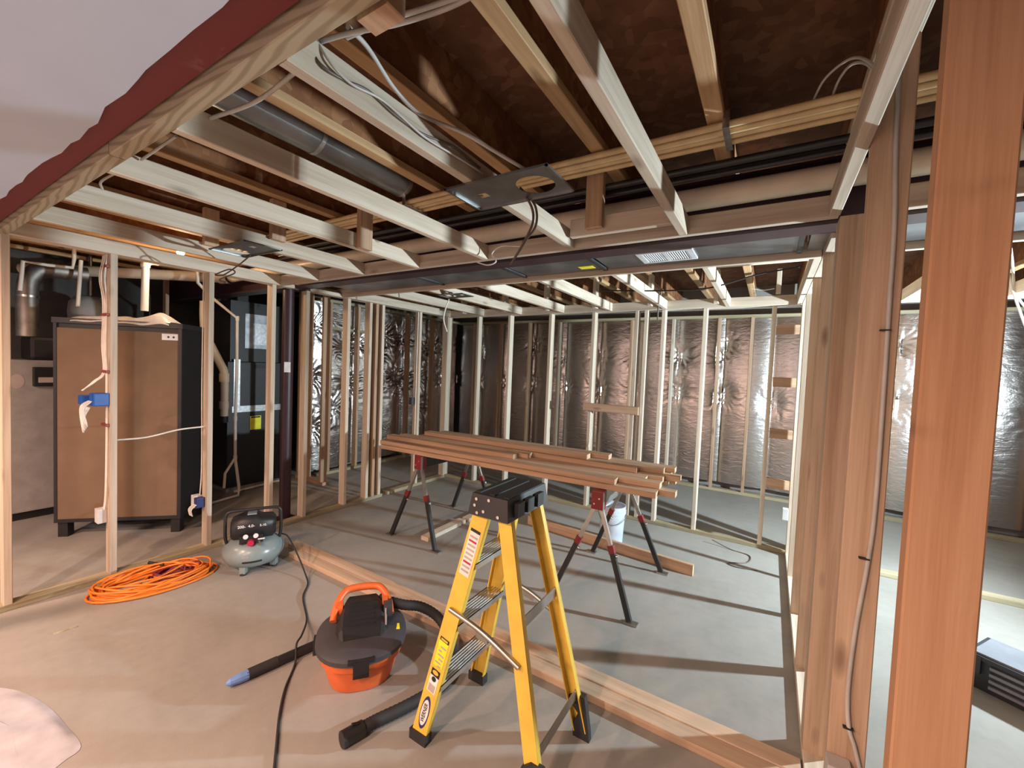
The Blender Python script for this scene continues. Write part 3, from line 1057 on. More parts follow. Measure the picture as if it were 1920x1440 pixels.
# ================================================================== LAMPS
for i, (x, y) in enumerate(ROOM_LAMPS):
    t = thing('ceiling_lamp', 'round recessed lamp in the white drywall ceiling', 'lamp', (x, y, 2.30), 'recessed lamps in the finished room')
    MB().lathe([(0.095, 0.0), (0.095, -0.006), (0.075, -0.008), (0.072, 0.0)], (x, y, 2.3025), 28).build('trim_ring', 'white_metal', t, True)
    MB().lathe([(0.070, -0.001), (0.070, -0.003)], (x, y, 2.3025), 24).build('lens', 'lens_warm', t)
    lamp('light', 'AREA', (x, y, 2.291), ROOM_LAMP_W, WARM, 0.14, parent=t)
wlp = WORK_LIGHT_POS
t = thing('work_light', 'tripod work light shining from the side room', 'lamp', (wlp.x, wlp.y, 0))
for a in (0.3, 2.4, 4.5):
    MB().tube([(wlp.x, wlp.y, 0.75), (wlp.x + 0.45 * math.cos(a), wlp.y + 0.45 * math.sin(a), 0.008)], 0.011, 8).build('leg', 'black_metal', t, True)
MB().tube([(wlp.x + 0.10, wlp.y, 0.55), (wlp.x + 0.10, wlp.y, 1.42)], 0.012, 8).build('pole', 'black_metal', t, True)
MB().cbox((wlp.x + 0.06, wlp.y - 0.12, wlp.z - 0.09), (wlp.x + 0.12, wlp.y + 0.12, wlp.z + 0.09), 0.012).build('head', 'label_yellow', t)
lamp('light', 'POINT', tuple(wlp), WORK_LIGHT_W, WORK_COL, 0.045, parent=t)
aim = Vector((-1.0, 0.12, 0.25))
hl = lamp('light', 'AREA', tuple(wlp + Vector((-0.05, 0, 0))), WORK_HEAD_W, WORK_COL, 0.10, parent=t)
hl.rotation_euler = aim.to_track_quat('-Z', 'Y').to_euler()
t = thing('bare_bulb', 'bare glowing bulb under the utility room joists', 'lamp', tuple(BULB_POS))
MB().lathe([(0.012, 0.035), (0.016, 0.03), (0.028, 0.0), (0.030, -0.018), (0.022, -0.038), (0.006, -0.046)], tuple(BULB_POS - Vector((0, 0, 0.02))), 16).build('bulb', 'bulb_glow', t, True)
MB().lathe([(0.05, 0.0), (0.05, 0.02), (0.025, 0.045), (0.018, 0.06)][::-1], tuple(BULB_POS + Vector((0, 0, 0.075))) if False else (BULB_POS.x, BULB_POS.y, BULB_POS.z + 0.015), 16).build('holder', 'white_metal', t, True)
lamp('light', 'POINT', (BULB_POS.x, BULB_POS.y, BULB_POS.z - 0.085), BULB_W, (1.0, 0.66, 0.38), 0.03, parent=t)
# PART2
# ================================================================== STEP LADDER
lad = thing('step_ladder', 'yellow fibreglass step ladder with black top standing open', 'ladder', (-0.91, 1.50, 0))
LT = 1.035


def channel(name, a, b, wdir, fdir, w, d, th, parent, mat):
    """C-shaped rail from a to b: web of width w along wdir, flanges of depth d along fdir"""
    a, b = Vector(a), Vector(b)
    x = (b - a).normalized()
    wd = Vector(wdir)
    wd = (wd - x * wd.dot(x)).normalized()
    fd = x.cross(wd)
    if fd.dot(Vector(fdir)) < 0:
        fd = -fd
    c = (a + b) / 2
    L = (b - a).length / 2
    m = MB()
    m.obox(c + fd * th / 2, (x, wd, fd), (L, w / 2, th / 2))
    for sgn in (-1, 1):
        m.obox(c + wd * sgn * (w / 2 - th / 2) + fd * (d / 2 + th / 2), (x, wd, fd), (L, th / 2, d / 2))
    o = m.build(name, mat, parent)
    return o, x, wd, fd


rails = {}
for key, fx, tx, fy, ty, w, inn in (('fn', -1.195, -0.968, 1.285, 1.372, 0.076, 1), ('ff', -1.195, -0.968, 1.725, 1.638, 0.076, -1),
                                    ('rn', -0.625, -0.862, 1.292, 1.372, 0.060, 1), ('rf', -0.625, -0.862, 1.718, 1.638, 0.060, -1)):
    rails[key] = (Vector((fx, fy, 0.03)), Vector((tx, ty, LT)), w) + channel('rail', (fx, fy, 0.03), (tx, ty, LT), (1, 0, 0), (0, inn, 0), w, 0.024, 0.005, lad, 'yellow_fibreglass')


def on_rail(key, z, dw=0.0, out=0.0):
    a, b, w, o, x, wd, fd = rails[key]
    t = (z - a.z) / (b.z - a.z)
    return a.lerp(b, t) + wd * dw - fd * out


for key, sgn in (('fn', 1), ('ff', 1), ('rn', -1), ('rf', -1)):
    a, b, w, o, x, wd, fd = rails[key]
    m = MB()
    c = on_rail(key, 0.03) + fd * 0.012
    c.z = 0.04
    if key[0] == 'f':
        m.obox(c - Vector((0, 0, 0.018)), ((1, 0, 0), (0, 1, 0), (0, 0, 1)), (0.046, 0.020, 0.022))
    else:
        pts = [(0.045, 0.0), (-0.03, 0.0), (-0.035, 0.05), (-0.012, 0.11), (-0.07, 0.16), (-0.035, 0.19), (0.015, 0.19), (0.04, 0.05)]
        q = []
        for yy in (-0.014, 0.014):
            for (ax, az) in pts:
                q.append((c.x + ax, c.y + yy, az))
        k = len(pts)
        m.add(q, [tuple(range(k)), tuple(reversed(range(k, 2 * k)))] + [(i, k + i, k + (i + 1) % k, (i + 1) % k) for i in range(k)])
    m.build('foot', 'black_rubber', lad)
for z in (0.27, 0.54, 0.81):
    a, b = on_rail('fn', z), on_rail('ff', z)
    m = MB()
    d = 0.042
    yy0, yy1 = a.y + 0.006, b.y - 0.006
    xc_ = a.x
    m.box((xc_ - d, yy0, z - 0.003), (xc_ + d, yy1, z))
    m.box((xc_ - d, yy0, z - 0.026), (xc_ - d + 0.003, yy1, z))
    m.box((xc_ + d - 0.003, yy0, z - 0.026), (xc_ + d, yy1, z))
    st = m.build('step', 'aluminium', lad)
    for i in range(6):
        xx = xc_ - d + 0.008 + i * (2 * d - 0.016) / 5
        MB().box((xx - 0.002, yy0, z), (xx + 0.002, yy1, z + 0.003)).build('rib', 'aluminium', st)
for z in (0.20, 0.64):
    a, b = on_rail('rn', z, 0.02), on_rail('rf', z, 0.02)
    br = MB().box((a.x - 0.004, a.y + 0.004, z - 0.024), (a.x, b.y - 0.004, z + 0.024)).build('rear_brace', 'steel', lad)
    for e, sg in ((a, 1), (b, -1)):
        MB().box((e.x, e.y + sg * 0.008 - 0.03 * (sg < 0), z - 0.02), (e.x + 0.002, e.y + sg * 0.008 + 0.03 * (sg > 0), z + 0.02)).build('gusset', 'aluminium', br)
        MB().tube([(e.x - 0.006, e.y + sg * 0.045, z - 0.02), (e.x - 0.006, e.y + sg * 0.008, z - 0.055)], 0.003, 6).build('stay', 'aluminium', br)
for key, sg in (('n', -1), ('f', 1)):
    p0 = on_rail('f' + key, 0.60, -0.012, 0.004)
    p1 = on_rail('r' + key, 0.50, 0.0, 0.004)
    p0.y += sg * 0.006
    p1.y += sg * 0.006
    mid = (p0 + p1) / 2 + Vector((0, sg * 0.004, 0.02))
    MB().tube(smooth_path([p0, mid, p1], 8), 0.0105, 10).build('spreader', 'steel', lad, True)
    MB().obox(mid + Vector((0.0, 0, -0.012)), ((1, 0, -0.2), (0, 1, 0), (0, 0, 1)), (0.028, 0.004, 0.02)).build('spreader_hinge', 'steel', lad)
# black moulded top: tapered block with hollow ends and rivets
m = MB()
x0, x1, y0, y1 = -1.012, -0.820, 1.335, 1.675
tp = 0.012
m.add([(x0, y0, 1.02), (x1, y0, 1.02), (x1, y1, 1.02), (x0, y1, 1.02), (x0 + tp, y0 + tp, 1.105), (x1 - tp, y0 + tp, 1.105), (x1 - tp, y1 - tp, 1.105), (x0 + tp, y1 - tp, 1.105)],
      [(0, 3, 2, 1), (4, 5, 6, 7), (0, 1, 5, 4), (1, 2, 6, 5), (2, 3, 7, 6), (3, 0, 4, 7)])
top = m.build('top_cap', 'black_plastic', lad)
for xx in (-0.985, -0.916, -0.847):
    MB().box((xx - 0.012, y0 + 0.03, 1.1045), (xx + 0.012, y1 - 0.03, 1.109)).build('tray_rib', 'black_plastic', top)
for yy in (1.42, 1.50, 1.585):
    MB().box((x1 - 0.006, yy - 0.03, 1.03), (x1 + 0.012, yy + 0.022, 1.085)).build('tool_slot', 'black_plastic', top)
for i, (dx, dz) in enumerate(((-0.06, 0.03), (0.0, 0.035), (-0.065, 0.005), (-0.02, -0.012), (0.05, -0.02), (-0.05, -0.022))):
    zz = 1.055 + dz
    MB().lathe([(0.007, 0), (0.006, 0.003), (0.002, 0.004)], (0, 0, 0), 10).v
    c = Vector((-0.916 + dx, y0 + tp * (zz - 1.02) / 0.085 - 0.002, zz))
    MB().tube([c + Vector((0, 0.004, 0)), c - Vector((0, 0.002, 0))], 0.0065, 10).build('rivet', 'aluminium', top, True)
# stickers on the near front rail
a, b, w, o, xr_, wd, fd = rails['fn']
rail_o = o


def sticker(name, z, hw, hl, mat, out=0.0008, dw=0.0, shape='rect', th=0.0006):
    return patch(name, on_rail('fn', z, dw, out), wd, xr_, hw, hl, mat, rail_o, th, shape)


sticker('paper_sticker', 0.85, 0.052, 0.20, 'paper_white')
for i in range(9):
    sticker('sticker_print', 0.772 + i * 0.018, 0.040, 0.0085, 'label_grey' if i not in (2, 7) else 'gauge_red', 0.0016)
sticker('sticker_bar', 0.942, 0.050, 0.012, 'label_black', 0.0017)
sticker('warning_sticker', 0.40, 0.050, 0.115, 'label_yellow')
for i, (z, ww, dw) in enumerate(((0.43, 0.03, 0.004), (0.412, 0.018, -0.008), (0.395, 0.034, 0.002), (0.378, 0.022, 0.006), (0.362, 0.03, -0.004), (0.348, 0.018, 0.006))):
    sticker('sticker_print', z, ww, 0.007, 'label_grey', 0.0016, dw)
sticker('sticker_frame', 0.463, 0.048, 0.016, 'label_black', 0.0016)
sticker('sticker_frame', 0.463, 0.036, 0.008, 'yellow_fibreglass', 0.0024)
sticker('capacity_sticker', 0.315, 0.046, 0.030, 'label_black', 0.0010)
sticker('capacity_oval', 0.317, 0.032, 0.018, 'yellow_fibreglass', 0.0018, shape='oval')
sticker('safety_sticker', 0.265, 0.046, 0.075, 'paper_white', 0.0008)
sticker('sticker_print', 0.288, 0.024, 0.022, 'label_black', 0.0016, shape='oval')
sticker('sticker_print', 0.248, 0.034, 0.032, 'label_grey', 0.0016)
sticker('logo_oval', 0.135, 0.046, 0.150, 'logo_blue', 0.0010, shape='oval')
sticker('logo_oval', 0.135, 0.038, 0.118, 'paper_white', 0.0018, shape='oval')
text_on('logo_text', 'WERNER', 0.026, on_rail('fn', 0.135, 0, 0.0032), xr_, -wd, 'label_black', rail_o, 0.80, True)

# ================================================================== SAWHORSES
def sawhorse(label, xc, yn, yf, feet, grey):
    t = thing('sawhorse', label, 'sawhorse', (xc, (yn + yf) / 2, 0), 'folding steel sawhorses')
    MB().cbox((xc - 0.032, yn + 0.07, 0.672), (xc + 0.032, yf - 0.07, 0.785), 0.006).build('beam', 'black_metal' if not grey else 'steel', t)
    for y, s_ in ((yn, 1), (yf, -1)):
        e = MB().cbox((xc - 0.042, min(y, y + s_ * 0.075), 0.662), (xc + 0.042, max(y, y + s_ * 0.075), 0.789), 0.005).build('end_bracket', 'red_paint', t)
        MB().box((xc + 0.0425, min(y, y + s_ * 0.02), 0.655), (xc + 0.046, max(y, y + s_ * 0.02), 0.782)).build('side_plate', 'steel', e)
        for (dx, dz) in ((-0.02, 0.70), (0.015, 0.74)):
            MB().tube([(xc + dx, y - s_ * 0.003, dz), (xc + dx, y + s_ * 0.004, dz)], 0.006, 8).build('bolt', 'aluminium', e, True)
    for (fx, fy) in feet:
        sg = 1 if fx > xc else -1
        ny = yn if abs(fy - yn) < abs(fy - yf) else yf
        iy = 0.03 if ny == yn else -0.03
        top_ = Vector((xc + sg * 0.022, ny + iy, 0.675))
        bot = Vector((fx, fy, 0.015))
        d = (bot - top_)
        up_e = top_ + d * 0.40
        ax = (d.normalized(), Vector((0, 1, 0)), d.normalized().cross(Vector((0, 1, 0))))
        lg = MB().obox((top_ + up_e) / 2, ax, ((up_e - top_).length / 2 + 0.02, 0.011, 0.013)).build('upper_leg', 'steel', t)
        lo0 = top_ + d * 0.36
        MB().obox((lo0 + bot) / 2, ax, ((bot - lo0).length / 2, 0.014, 0.017)).build('lower_leg', 'black_metal', t)
        cc = top_ + d * 0.385
        MB().obox(cc, ax, (0.026, 0.017, 0.020)).build('leg_clamp', 'red_paint', t)
        MB().tube([cc + ax[2] * 0.02 + ax[0] * 0.05, cc + ax[2] * 0.034 + ax[0] * 0.05], 0.010, 8).build('lock_pin', 'aluminium', t, True)
        MB().obox((fx + sg * 0.012, fy, 0.006), ((1, 0, 0), (0, 1, 0), (0, 0, 1)), (0.042, 0.024, 0.006)).build('foot_plate', 'steel', t)
    return t


sawhorse('black and red folding sawhorse standing closer to the utility wall', -2.66, 2.735, 3.60, [(-2.935, 2.705), (-2.375, 2.685), (-2.985, 3.66), (-2.42, 3.64)], False)
sawhorse('red ended steel folding sawhorse beside the step ladder and bucket', -0.965, 2.735, 3.46, [(-1.255, 2.705), (-0.685, 2.66), (-0.665, 3.485), (-1.255, 3.51)], True)

# ================================================================== LUMBER ON THE SAWHORSES
SL = 0.0414


def loose(label, yp, layer, xa, xb, tilt=0.0, mat='lumber', grp='boards stacked on the sawhorses'):
    z = 0.7905 + 0.0385 * layer + S / 2

    def pt(x):
        return (x, yp + (SL + tilt) * (x + 1.85), z)
    o = board('lumber_board', pt(xa), pt(xb), D, S, mat)
    tag(o, label, 'board', grp)


inner = 'pale two by four board inside the stack lying across the sawhorses'
loose('bottom front board of the lumber stack closest to the step ladder', 2.815, 0, -3.13, -0.60)
loose('long bottom board sticking out farthest from under the lumber stack', 2.907, 0, -3.10, -0.495)
for yp, xa, xb in ((2.999, -3.02, -0.62), (3.091, -3.05, -0.66), (3.183, -2.98, -0.60), (3.275, -2.96, -0.56), (3.367, -2.9, -0.63)):
    loose(inner, yp, 0, xa, xb)
loose('shorter front board in the second layer of the lumber stack', 2.832, 1, -3.16, -0.88)
for yp, xa, xb in ((2.925, -3.17, -0.60), (3.018, -3.0, -0.72), (3.111, -3.02, -0.62), (3.204, -2.9, -0.52), (3.298, -2.95, -0.60)):
    loose(inner, yp, 1, xa, xb)
loose('half length board on top of the front of the lumber stack', 2.93, 2, -3.17, -1.75, 0.006)
loose('half length board in the third layer of the lumber stack', 3.026, 2, -3.10, -1.668)
for yp, xa, xb in ((3.119, -2.95, -0.81), (3.212, -2.9, -0.64), (3.305, -2.8, -0.575)):
    loose(inner, yp, 2, xa, xb)
loose('topmost shorter board of the lumber stack lying beside the longer topmost board', 3.15, 3, -2.9, -1.21)
loose('longer topmost board of the lumber stack on the sawhorses', 3.255, 3, -2.79, -1.07, 0.008)

# boards on the floor


def floor_board(label, a, b, w=D, t=S, mat='spruce', group=None):
    o = board('lumber_board', a, b, w, t, mat)
    tag(o, label, 'board', group)
    return o


floor_board('long board on the floor laid closest to the vacuum cleaner', (-3.25, 1.951, S / 2), (0.19, 1.951, S / 2), mat='stud_tan')
floor_board('long board on the floor laid beside the one next to the vacuum cleaner', (-3.42, 2.043, S / 2), (0.195, 2.046, S / 2), mat='stud_tan')
floor_board('two by four on edge on the floor under the steel sawhorse', (-2.05, 3.755, D / 2), (-0.44, 3.60, D / 2), S, D, 'lumber')
floor_board('short pale board on the floor between the sawhorses', (-2.605, 2.80, S / 2), (-2.615, 3.36, S / 2), mat='spruce')
floor_board('very short pale offcut on the floor behind the short board', (-2.60, 3.40, S / 2), (-2.61, 3.66, S / 2), mat='spruce')

# ================================================================== BUCKET
bc = (-1.20, 3.84)
t = thing('bucket', 'white plastic bucket standing behind the steel sawhorse', 'bucket', (bc[0], bc[1], 0))
MB().lathe([(0.100, 0.0), (0.104, 0.01), (0.118, 0.29), (0.127, 0.292), (0.127, 0.32), (0.121, 0.322), (0.123, 0.36), (0.115, 0.36), (0.096, 0.03)], (bc[0], bc[1], 0), 32).build('body', 'bucket_white', t, True)
MB().tube([(bc[0] + 0.130 * math.cos(a), bc[1] + 0.130 * math.sin(a), 0.305 - 0.10 * math.sin(math.pi * i / 20)) for i, a in enumerate([math.pi * 1.1 + math.pi * j / 20 for j in range(21)])], 0.003, 6).build('bail', 'steel', t, True)

# ================================================================== SHOP VACUUM
VO = Vector((-1.75, 1.43, 0))
vf = Vector((0.774, -0.633, 0))
vs_ = Vector((0.633, 0.774, 0))
vrot = math.atan2(vf.y, vf.x)


def V(a, b, z):
    return VO + vf * a + vs_ * b + Vector((0, 0, z))


vac = thing('shop_vacuum', 'orange and black shop vacuum with orange handle on the floor', 'vacuum cleaner', tuple(VO))
MB().lathe([(0.150, 0.0), (0.160, 0.004), (0.168, 0.03), (0.188, 0.11), (0.193, 0.13), (0.206, 0.135), (0.216, 0.185), (0.210, 0.19)], tuple(VO), 40, 1.06, 0.98, 2.5, vrot).build('tank', 'orange_plastic', vac, True)
MB().lathe([(0.222, 0.178), (0.228, 0.182), (0.228, 0.204), (0.215, 0.214), (0.19, 0.224), (0.12, 0.234)], tuple(VO), 40, 1.08, 0.98, 2.3, vrot).build('lid', 'dark_grey_plastic', vac, True)
# motor housing: lofted wedge rising towards the handle
secs = [(0.115, 0.125, 0.215, 0.235), (0.06, 0.135, 0.215, 0.258), (-0.02, 0.135, 0.215, 0.285), (-0.09, 0.122, 0.215, 0.305), (-0.165, 0.10, 0.212, 0.305), (-0.19, 0.085, 0.212, 0.25)]
q, f = [], []
for (a, hb, z0, z1) in secs:
    q += [V(a, -hb, z0), V(a, -hb * 0.82, z1 - 0.012), V(a, -hb * 0.7, z1), V(a, hb * 0.7, z1), V(a, hb * 0.82, z1 - 0.012), V(a, hb, z0)]
for i in range(len(secs) - 1):
    for j in range(6):
        f.append((i * 6 + j, i * 6 + (j + 1) % 6, i * 6 + 6 + (j + 1) % 6, i * 6 + 6 + j))
f += [tuple(reversed(range(6))), tuple(range(len(secs) * 6 - 6, len(secs) * 6))]
hs_ = MB().add(q, f).build('motor_housing', 'black_plastic', vac)
for i in range(6):
    a = 0.045 - i * 0.028
    z = 0.30 + 0.012 * i
    MB().obox(V(a, 0.0, 0.264 + 0.0082 * i), (vs_, vf, (0, 0, 1)), (0.06, 0.004, 0.006)).build('cooling_rib', 'black_plastic', hs_)
for i, (a, z) in enumerate(((0.03, 0.262), (-0.03, 0.272), (-0.005, 0.235))):
    MB().obox(V(a, 0.117, z), (vf, vs_, (0, 0, 1)), (0.016, 0.004, 0.020)).build('accessory_clip', 'label_grey', hs_)
MB().obox(V(-0.06, 0.13, 0.275), (vf, vs_, (0, 0, 1)), (0.035, 0.022, 0.032)).build('cord_wrap', 'dark_grey_plastic', vac)
patch('warning_label', V(0.045, 0.172, 0.2235), vf, vs_, 0.05, 0.03, 'label_yellow', vac, 0.002)
hp = [V(-0.04, -0.145, 0.25), V(-0.10, -0.135, 0.295), V(-0.150, -0.105, 0.332), V(-0.175, -0.07, 0.343), V(-0.18, 0.0, 0.346), V(-0.175, 0.07, 0.343), V(-0.150, 0.105, 0.332), V(-0.10, 0.135, 0.295), V(-0.04, 0.145, 0.25)]
MB().tube(smooth_path(hp, 5), 0.019, 10).build('handle', 'orange_plastic', vac, True)
for sg in (-1, 1):
    MB().obox(V(-0.12, sg * 0.115, 0.290), (vf, vs_, (0, 0, 1)), (0.045, 0.014, 0.03)).build('handle_mount', 'orange_plastic', vac)
MB().cbox(Vector((-0.036, -0.014, -0.055)), Vector((0.036, 0.014, 0.045)), 0.006)
lt = MB()
lt.obox(V(0.236, 0.0, 0.165), (vs_, vf, (0, 0, 1)), (0.036, 0.012, 0.040))
lt.obox(V(0.232, 0.0, 0.203), (vs_, vf, (0, 0, 1)), (0.060, 0.014, 0.010))
lt.build('latch', 'black_plastic', vac)
lt = MB()
lt.obox(V(0.0, -0.222, 0.165), (vf, vs_, (0, 0, 1)), (0.030, 0.010, 0.036))
lt.build('latch', 'black_plastic', vac)
hz = [V(-0.17, 0.09, 0.27), P(752, 1133, Z=0.26), P(790, 1138, Z=0.22), P(822, 1158, Z=0.15), P(843, 1195, Z=0.08), P(852, 1240, Z=0.038), P(836, 1278, Z=0.032), P(800, 1303, Z=0.032), P(755, 1328, Z=0.032), P(705, 1352, Z=0.032), P(672, 1370, Z=0.032)]
hpts = smooth_path(hz, 12)
MB().tube(hpts, 0.028, 12, rr=[0.0255 + 0.0025 * (i % 2) for i in range(len(hpts))]).build('hose', 'black_rubber', vac, True)
e0, e1 = Vector(hpts[-1]), P(656, 1379, Z=0.033)
dr = (e1 - e0).normalized()
MB().tube([e0 - dr * 0.02, e1 + dr * 0.035], 0.033, 16).build('hose_cuff', 'black_plastic', vac, True)
MB().tube([e0 + dr * 0.0 + Vector((0, 0, 0.034)), e0 + dr * 0.03 + Vector((0, 0, 0.044))], 0.006, 6).build('cuff_tab', 'black_plastic', vac, True)
# loose wand
wn = thing('vacuum_wand', 'black plastic vacuum wand with blue taped tip on the floor', 'vacuum wand', tuple(P(520, 1235, Z=0)))
a, b = P(604, 1203, Z=0.027), P(462, 1266, Z=0.027)
MB().tube(smooth_path([a, a.lerp(b, 0.4) + Vector((0, 0, 0.0)), a.lerp(b, 0.75), b], 5), 0.024, 14).build('tube', 'black_plastic', wn, True)
MB().tube([a.lerp(b, 0.62), a.lerp(b, 0.98)], 0.0265, 14).build('sleeve', 'black_rubber', wn, True)
d = (b - a).normalized()
MB().tube([b - d * 0.01, b + d * 0.03, b + d * 0.07, b + d * 0.085], 0.02, 10, rr=[0.025, 0.024, 0.018, 0.008]).build('tape_tip', 'blue_tape', wn, False)

# ================================================================== AIR COMPRESSOR
CO = Vector((-3.335, 1.675, 0))
cf = Vector((0.87, -0.49, 0))
cs = Vector((0.49, 0.87, 0))


def K(a, b, z):
    return CO + cf * a + cs * b + Vector((0, 0, z))


cp = thing('air_compressor', 'grey blue pancake air compressor with black motor cover', 'compressor', tuple(CO))
MB().lathe([(0.06, 0.040), (0.13, 0.044), (0.175, 0.062), (0.202, 0.105), (0.208, 0.135), (0.203, 0.165), (0.178, 0.21), (0.13, 0.238), (0.06, 0.246)], tuple(CO), 44).build('tank', 'tank_blue', cp, True)
for a in (0.6, 2.2, 3.8, 5.4):
    ft = MB().obox(CO + Vector((0.155 * math.cos(a), 0.155 * math.sin(a), 0.045)), ((math.cos(a), math.sin(a), 0), (-math.sin(a), math.cos(a), 0), (0, 0, 1)), (0.02, 0.02, 0.03)).build('leg', 'tank_blue', cp)
    MB().lathe([(0.02, 0.0), (0.022, 0.004), (0.018, 0.018)], (CO.x + 0.158 * math.cos(a), CO.y + 0.158 * math.sin(a), 0), 14).build('rubber_foot', 'black_rubber', ft)
# black cover: rounded shell lofted along its length
q, f = [], []
secs = [(-0.150, 0.055, 0.25, 0.365), (-0.138, 0.085, 0.235, 0.39), (-0.06, 0.105, 0.23, 0.42), (0.02, 0.105, 0.23, 0.425), (0.05, 0.10, 0.23, 0.40), (0.125, 0.095, 0.23, 0.395), (0.150, 0.06, 0.25, 0.37)]
n = 14
for (b, ha, z0, z1) in secs:
    for j in range(n):
        an = 2 * math.pi * j / n
        ca, sa = math.cos(an), math.sin(an)
        q.append(K(math.copysign(abs(ca) ** 0.6, ca) * ha, b, (z0 + z1) / 2 + math.copysign(abs(sa) ** 0.6, sa) * (z1 - z0) / 2))
for i in range(len(secs) - 1):
    for j in range(n):
        f.append((i * n + j, i * n + (j + 1) % n, i * n + n + (j + 1) % n, i * n + n + j))
f += [tuple(range(n)), tuple(reversed(range(len(secs) * n - n, len(secs) * n)))]
cov = MB().add(q, f).build('motor_cover', 'black_plastic', cp, True)
MB().obox(K(0.02, -0.01, 0.424), (cs, cf, (0, 0, 1)), (0.030, 0.045, 0.004)).build('cover_emblem', 'tank_blue', cov)
fy_ = Vector((0, 0, 1))
text_on('cover_print', '200-  4.0-', 0.028, K(0.1075, -0.045, 0.348), cs, fy_, 'paper_white', cov, 1, True)
text_on('cover_print', '5.10.', 0.024, K(0.1045, 0.065, 0.345), cs, fy_, 'paper_white', cov, 1, True)
MB().obox(K(0.120, -0.01, 0.262), (cs, cf, (0, 0, 1)), (0.075, 0.03, 0.028)).build('control_panel', 'black_plastic', cp)
for b in (-0.045, 0.02):
    g = MB().tube([K(0.14, b, 0.282), K(0.157, b, 0.288)], 0.020, 16).build('gauge', 'label_black', cp, True)
    MB().tube([K(0.1565, b, 0.288), K(0.1585, b, 0.2887)], 0.0165, 16).build('dial', 'paper_white', g)
kn = MB().tube([K(0.145, -0.012, 0.243), K(0.182, -0.012, 0.243)], 0.022, 12).build('regulator_knob', 'gauge_red', cp, True)
MB().tube([K(0.14, 0.04, 0.238), K(0.20, 0.045, 0.236)], 0.011, 10).build('air_coupler', 'steel', cp, True)
patch('panel_label', K(0.1505, 0.055, 0.258), cs, (0, 0, 1), 0.045, 0.010, 'paper_white', cp, 0.001)
MB().tube(smooth_path([K(0.03, -0.165, 0.19), K(0.03, -0.182, 0.26), K(0.03, -0.182, 0.40), K(0.03, -0.172, 0.435), K(0.03, -0.14, 0.45), K(0.03, 0.0, 0.452), K(0.03, 0.14, 0.45), K(0.03, 0.172, 0.435), K(0.03, 0.182, 0.40), K(0.03, 0.182, 0.26), K(0.03, 0.165, 0.19)], 5), 0.0115, 10).build('carry_handle', 'black_metal', cp, True)
for k_ in range(6):
    an = -0.25 + k_ * 0.1
    rr = 0.2095
    pp = CO + cf * (rr * math.cos(an) - 0.004) + cs * (rr * math.sin(an))
    MB().obox((pp.x, pp.y, 0.112), (cs * math.cos(an) - cf * math.sin(an), cf, (0, 0, 1)), (0.011, 0.003, 0.006)).build('tank_stripe', 'label_black', cp)
for k_ in range(3):
    an = -0.28 + k_ * 0.07
    pp = CO + cf * (0.2095 * math.cos(an) - 0.0045) + cs * (0.2095 * math.sin(an))
    MB().obox((pp.x, pp.y, 0.150), (cs * math.cos(an) - cf * math.sin(an), cf, (0, 0, 1)), (0.006, 0.003, 0.004)).build('tank_print', 'label_grey', cp)
cable('black power cord snaking from the compressor across the floor', [K(0.0, 0.19, 0.22), K(0.04, 0.235, 0.20), P(558, 1040, Z=0.12), P(572, 1075, Z=0.03), P(577, 1095, Z=0.008), P(568, 1120, Z=0.008), P(575, 1160, Z=0.008), P(566, 1190, Z=0.066), P(556, 1208, Z=0.068), P(553, 1245, Z=0.008), P(535, 1290, Z=0.008), P(524, 1340, Z=0.008), P(518, 1400, Z=0.008), P(512, 1460, Z=0.008), P(500, 1560, Z=0.008)], 0.0055, 'black_rubber', 'power_cord')

# ================================================================== HOSE COIL
HC = Vector((-3.60, 1.145, 0))
hm = Vector((0.24, 0.97, 0)).normalized()
hn = Vector((-hm.y, hm.x, 0))


def coil(cent, loops, ra0, ra1, rb0, rb1, r, seed, z_base, jit=0.03, hmax=0.05):
    rnd = random.Random(seed)
    pts = []
    per = 26
    offs = [(rnd.uniform(-jit, jit), rnd.uniform(-jit * 0.6, jit * 0.6), rnd.uniform(0.0, 1.0)) for _ in range(loops + 2)]
    for i in range(loops * per):
        k = i // per
        t = (i % per) / per
        o0, o1 = offs[k], offs[k + 1]
        ox, oy, oz = (o0[j] * (1 - t) + o1[j] * t for j in range(3))
        a = 2 * math.pi * t
        ra = ra0 + (ra1 - ra0) * oz
        rb = rb0 + (rb1 - rb0) * oz
        z = z_base + r + hmax * (i / (loops * per)) * (0.55 + 0.45 * math.sin(a * 2 + seed + k))
        pts.append(cent + hm * (ra * math.cos(a) + ox) + hn * (rb * math.sin(a) + oy) + Vector((0, 0, max(z_base + r, z))))
    return pts


oh = thing('air_hose', 'bright orange air hose coiled on the floor by the stud wall', 'hose', tuple(HC))
MB().tube(coil(HC, 22, 0.25, 0.345, 0.125, 0.205, 0.0072, 5, 0.0, 0.032, 0.08), 0.0072, 8).build('coils', 'orange_hose', oh, True)
MB().tube(smooth_path([HC + hm * 0.16 + hn * 0.02 + Vector((0, 0, 0.075)), HC + hm * 0.02 + hn * -0.06 + Vector((0, 0, 0.06)), HC + hm * -0.02 + hn * 0.03 + Vector((0, 0, 0.05)), HC + hm * -0.10 + hn * -0.09 + Vector((0, 0, 0.045)), HC + hm * -0.20 + hn * -0.13 + Vector((0, 0, 0.04))], 8), 0.0065, 8).build('loose_end', 'orange_hose', oh, True)
mh = thing('air_hose', 'maroon air hose coil lying inside the orange hose', 'hose', tuple(HC + hm * 0.09))
MB().tube(coil(HC + hm * 0.10 + hn * 0.02, 12, 0.05, 0.16, 0.025, 0.105, 0.0075, 9, 0.004, 0.02, 0.06), 0.0075, 8).build('coils', 'maroon_hose', mh, True)
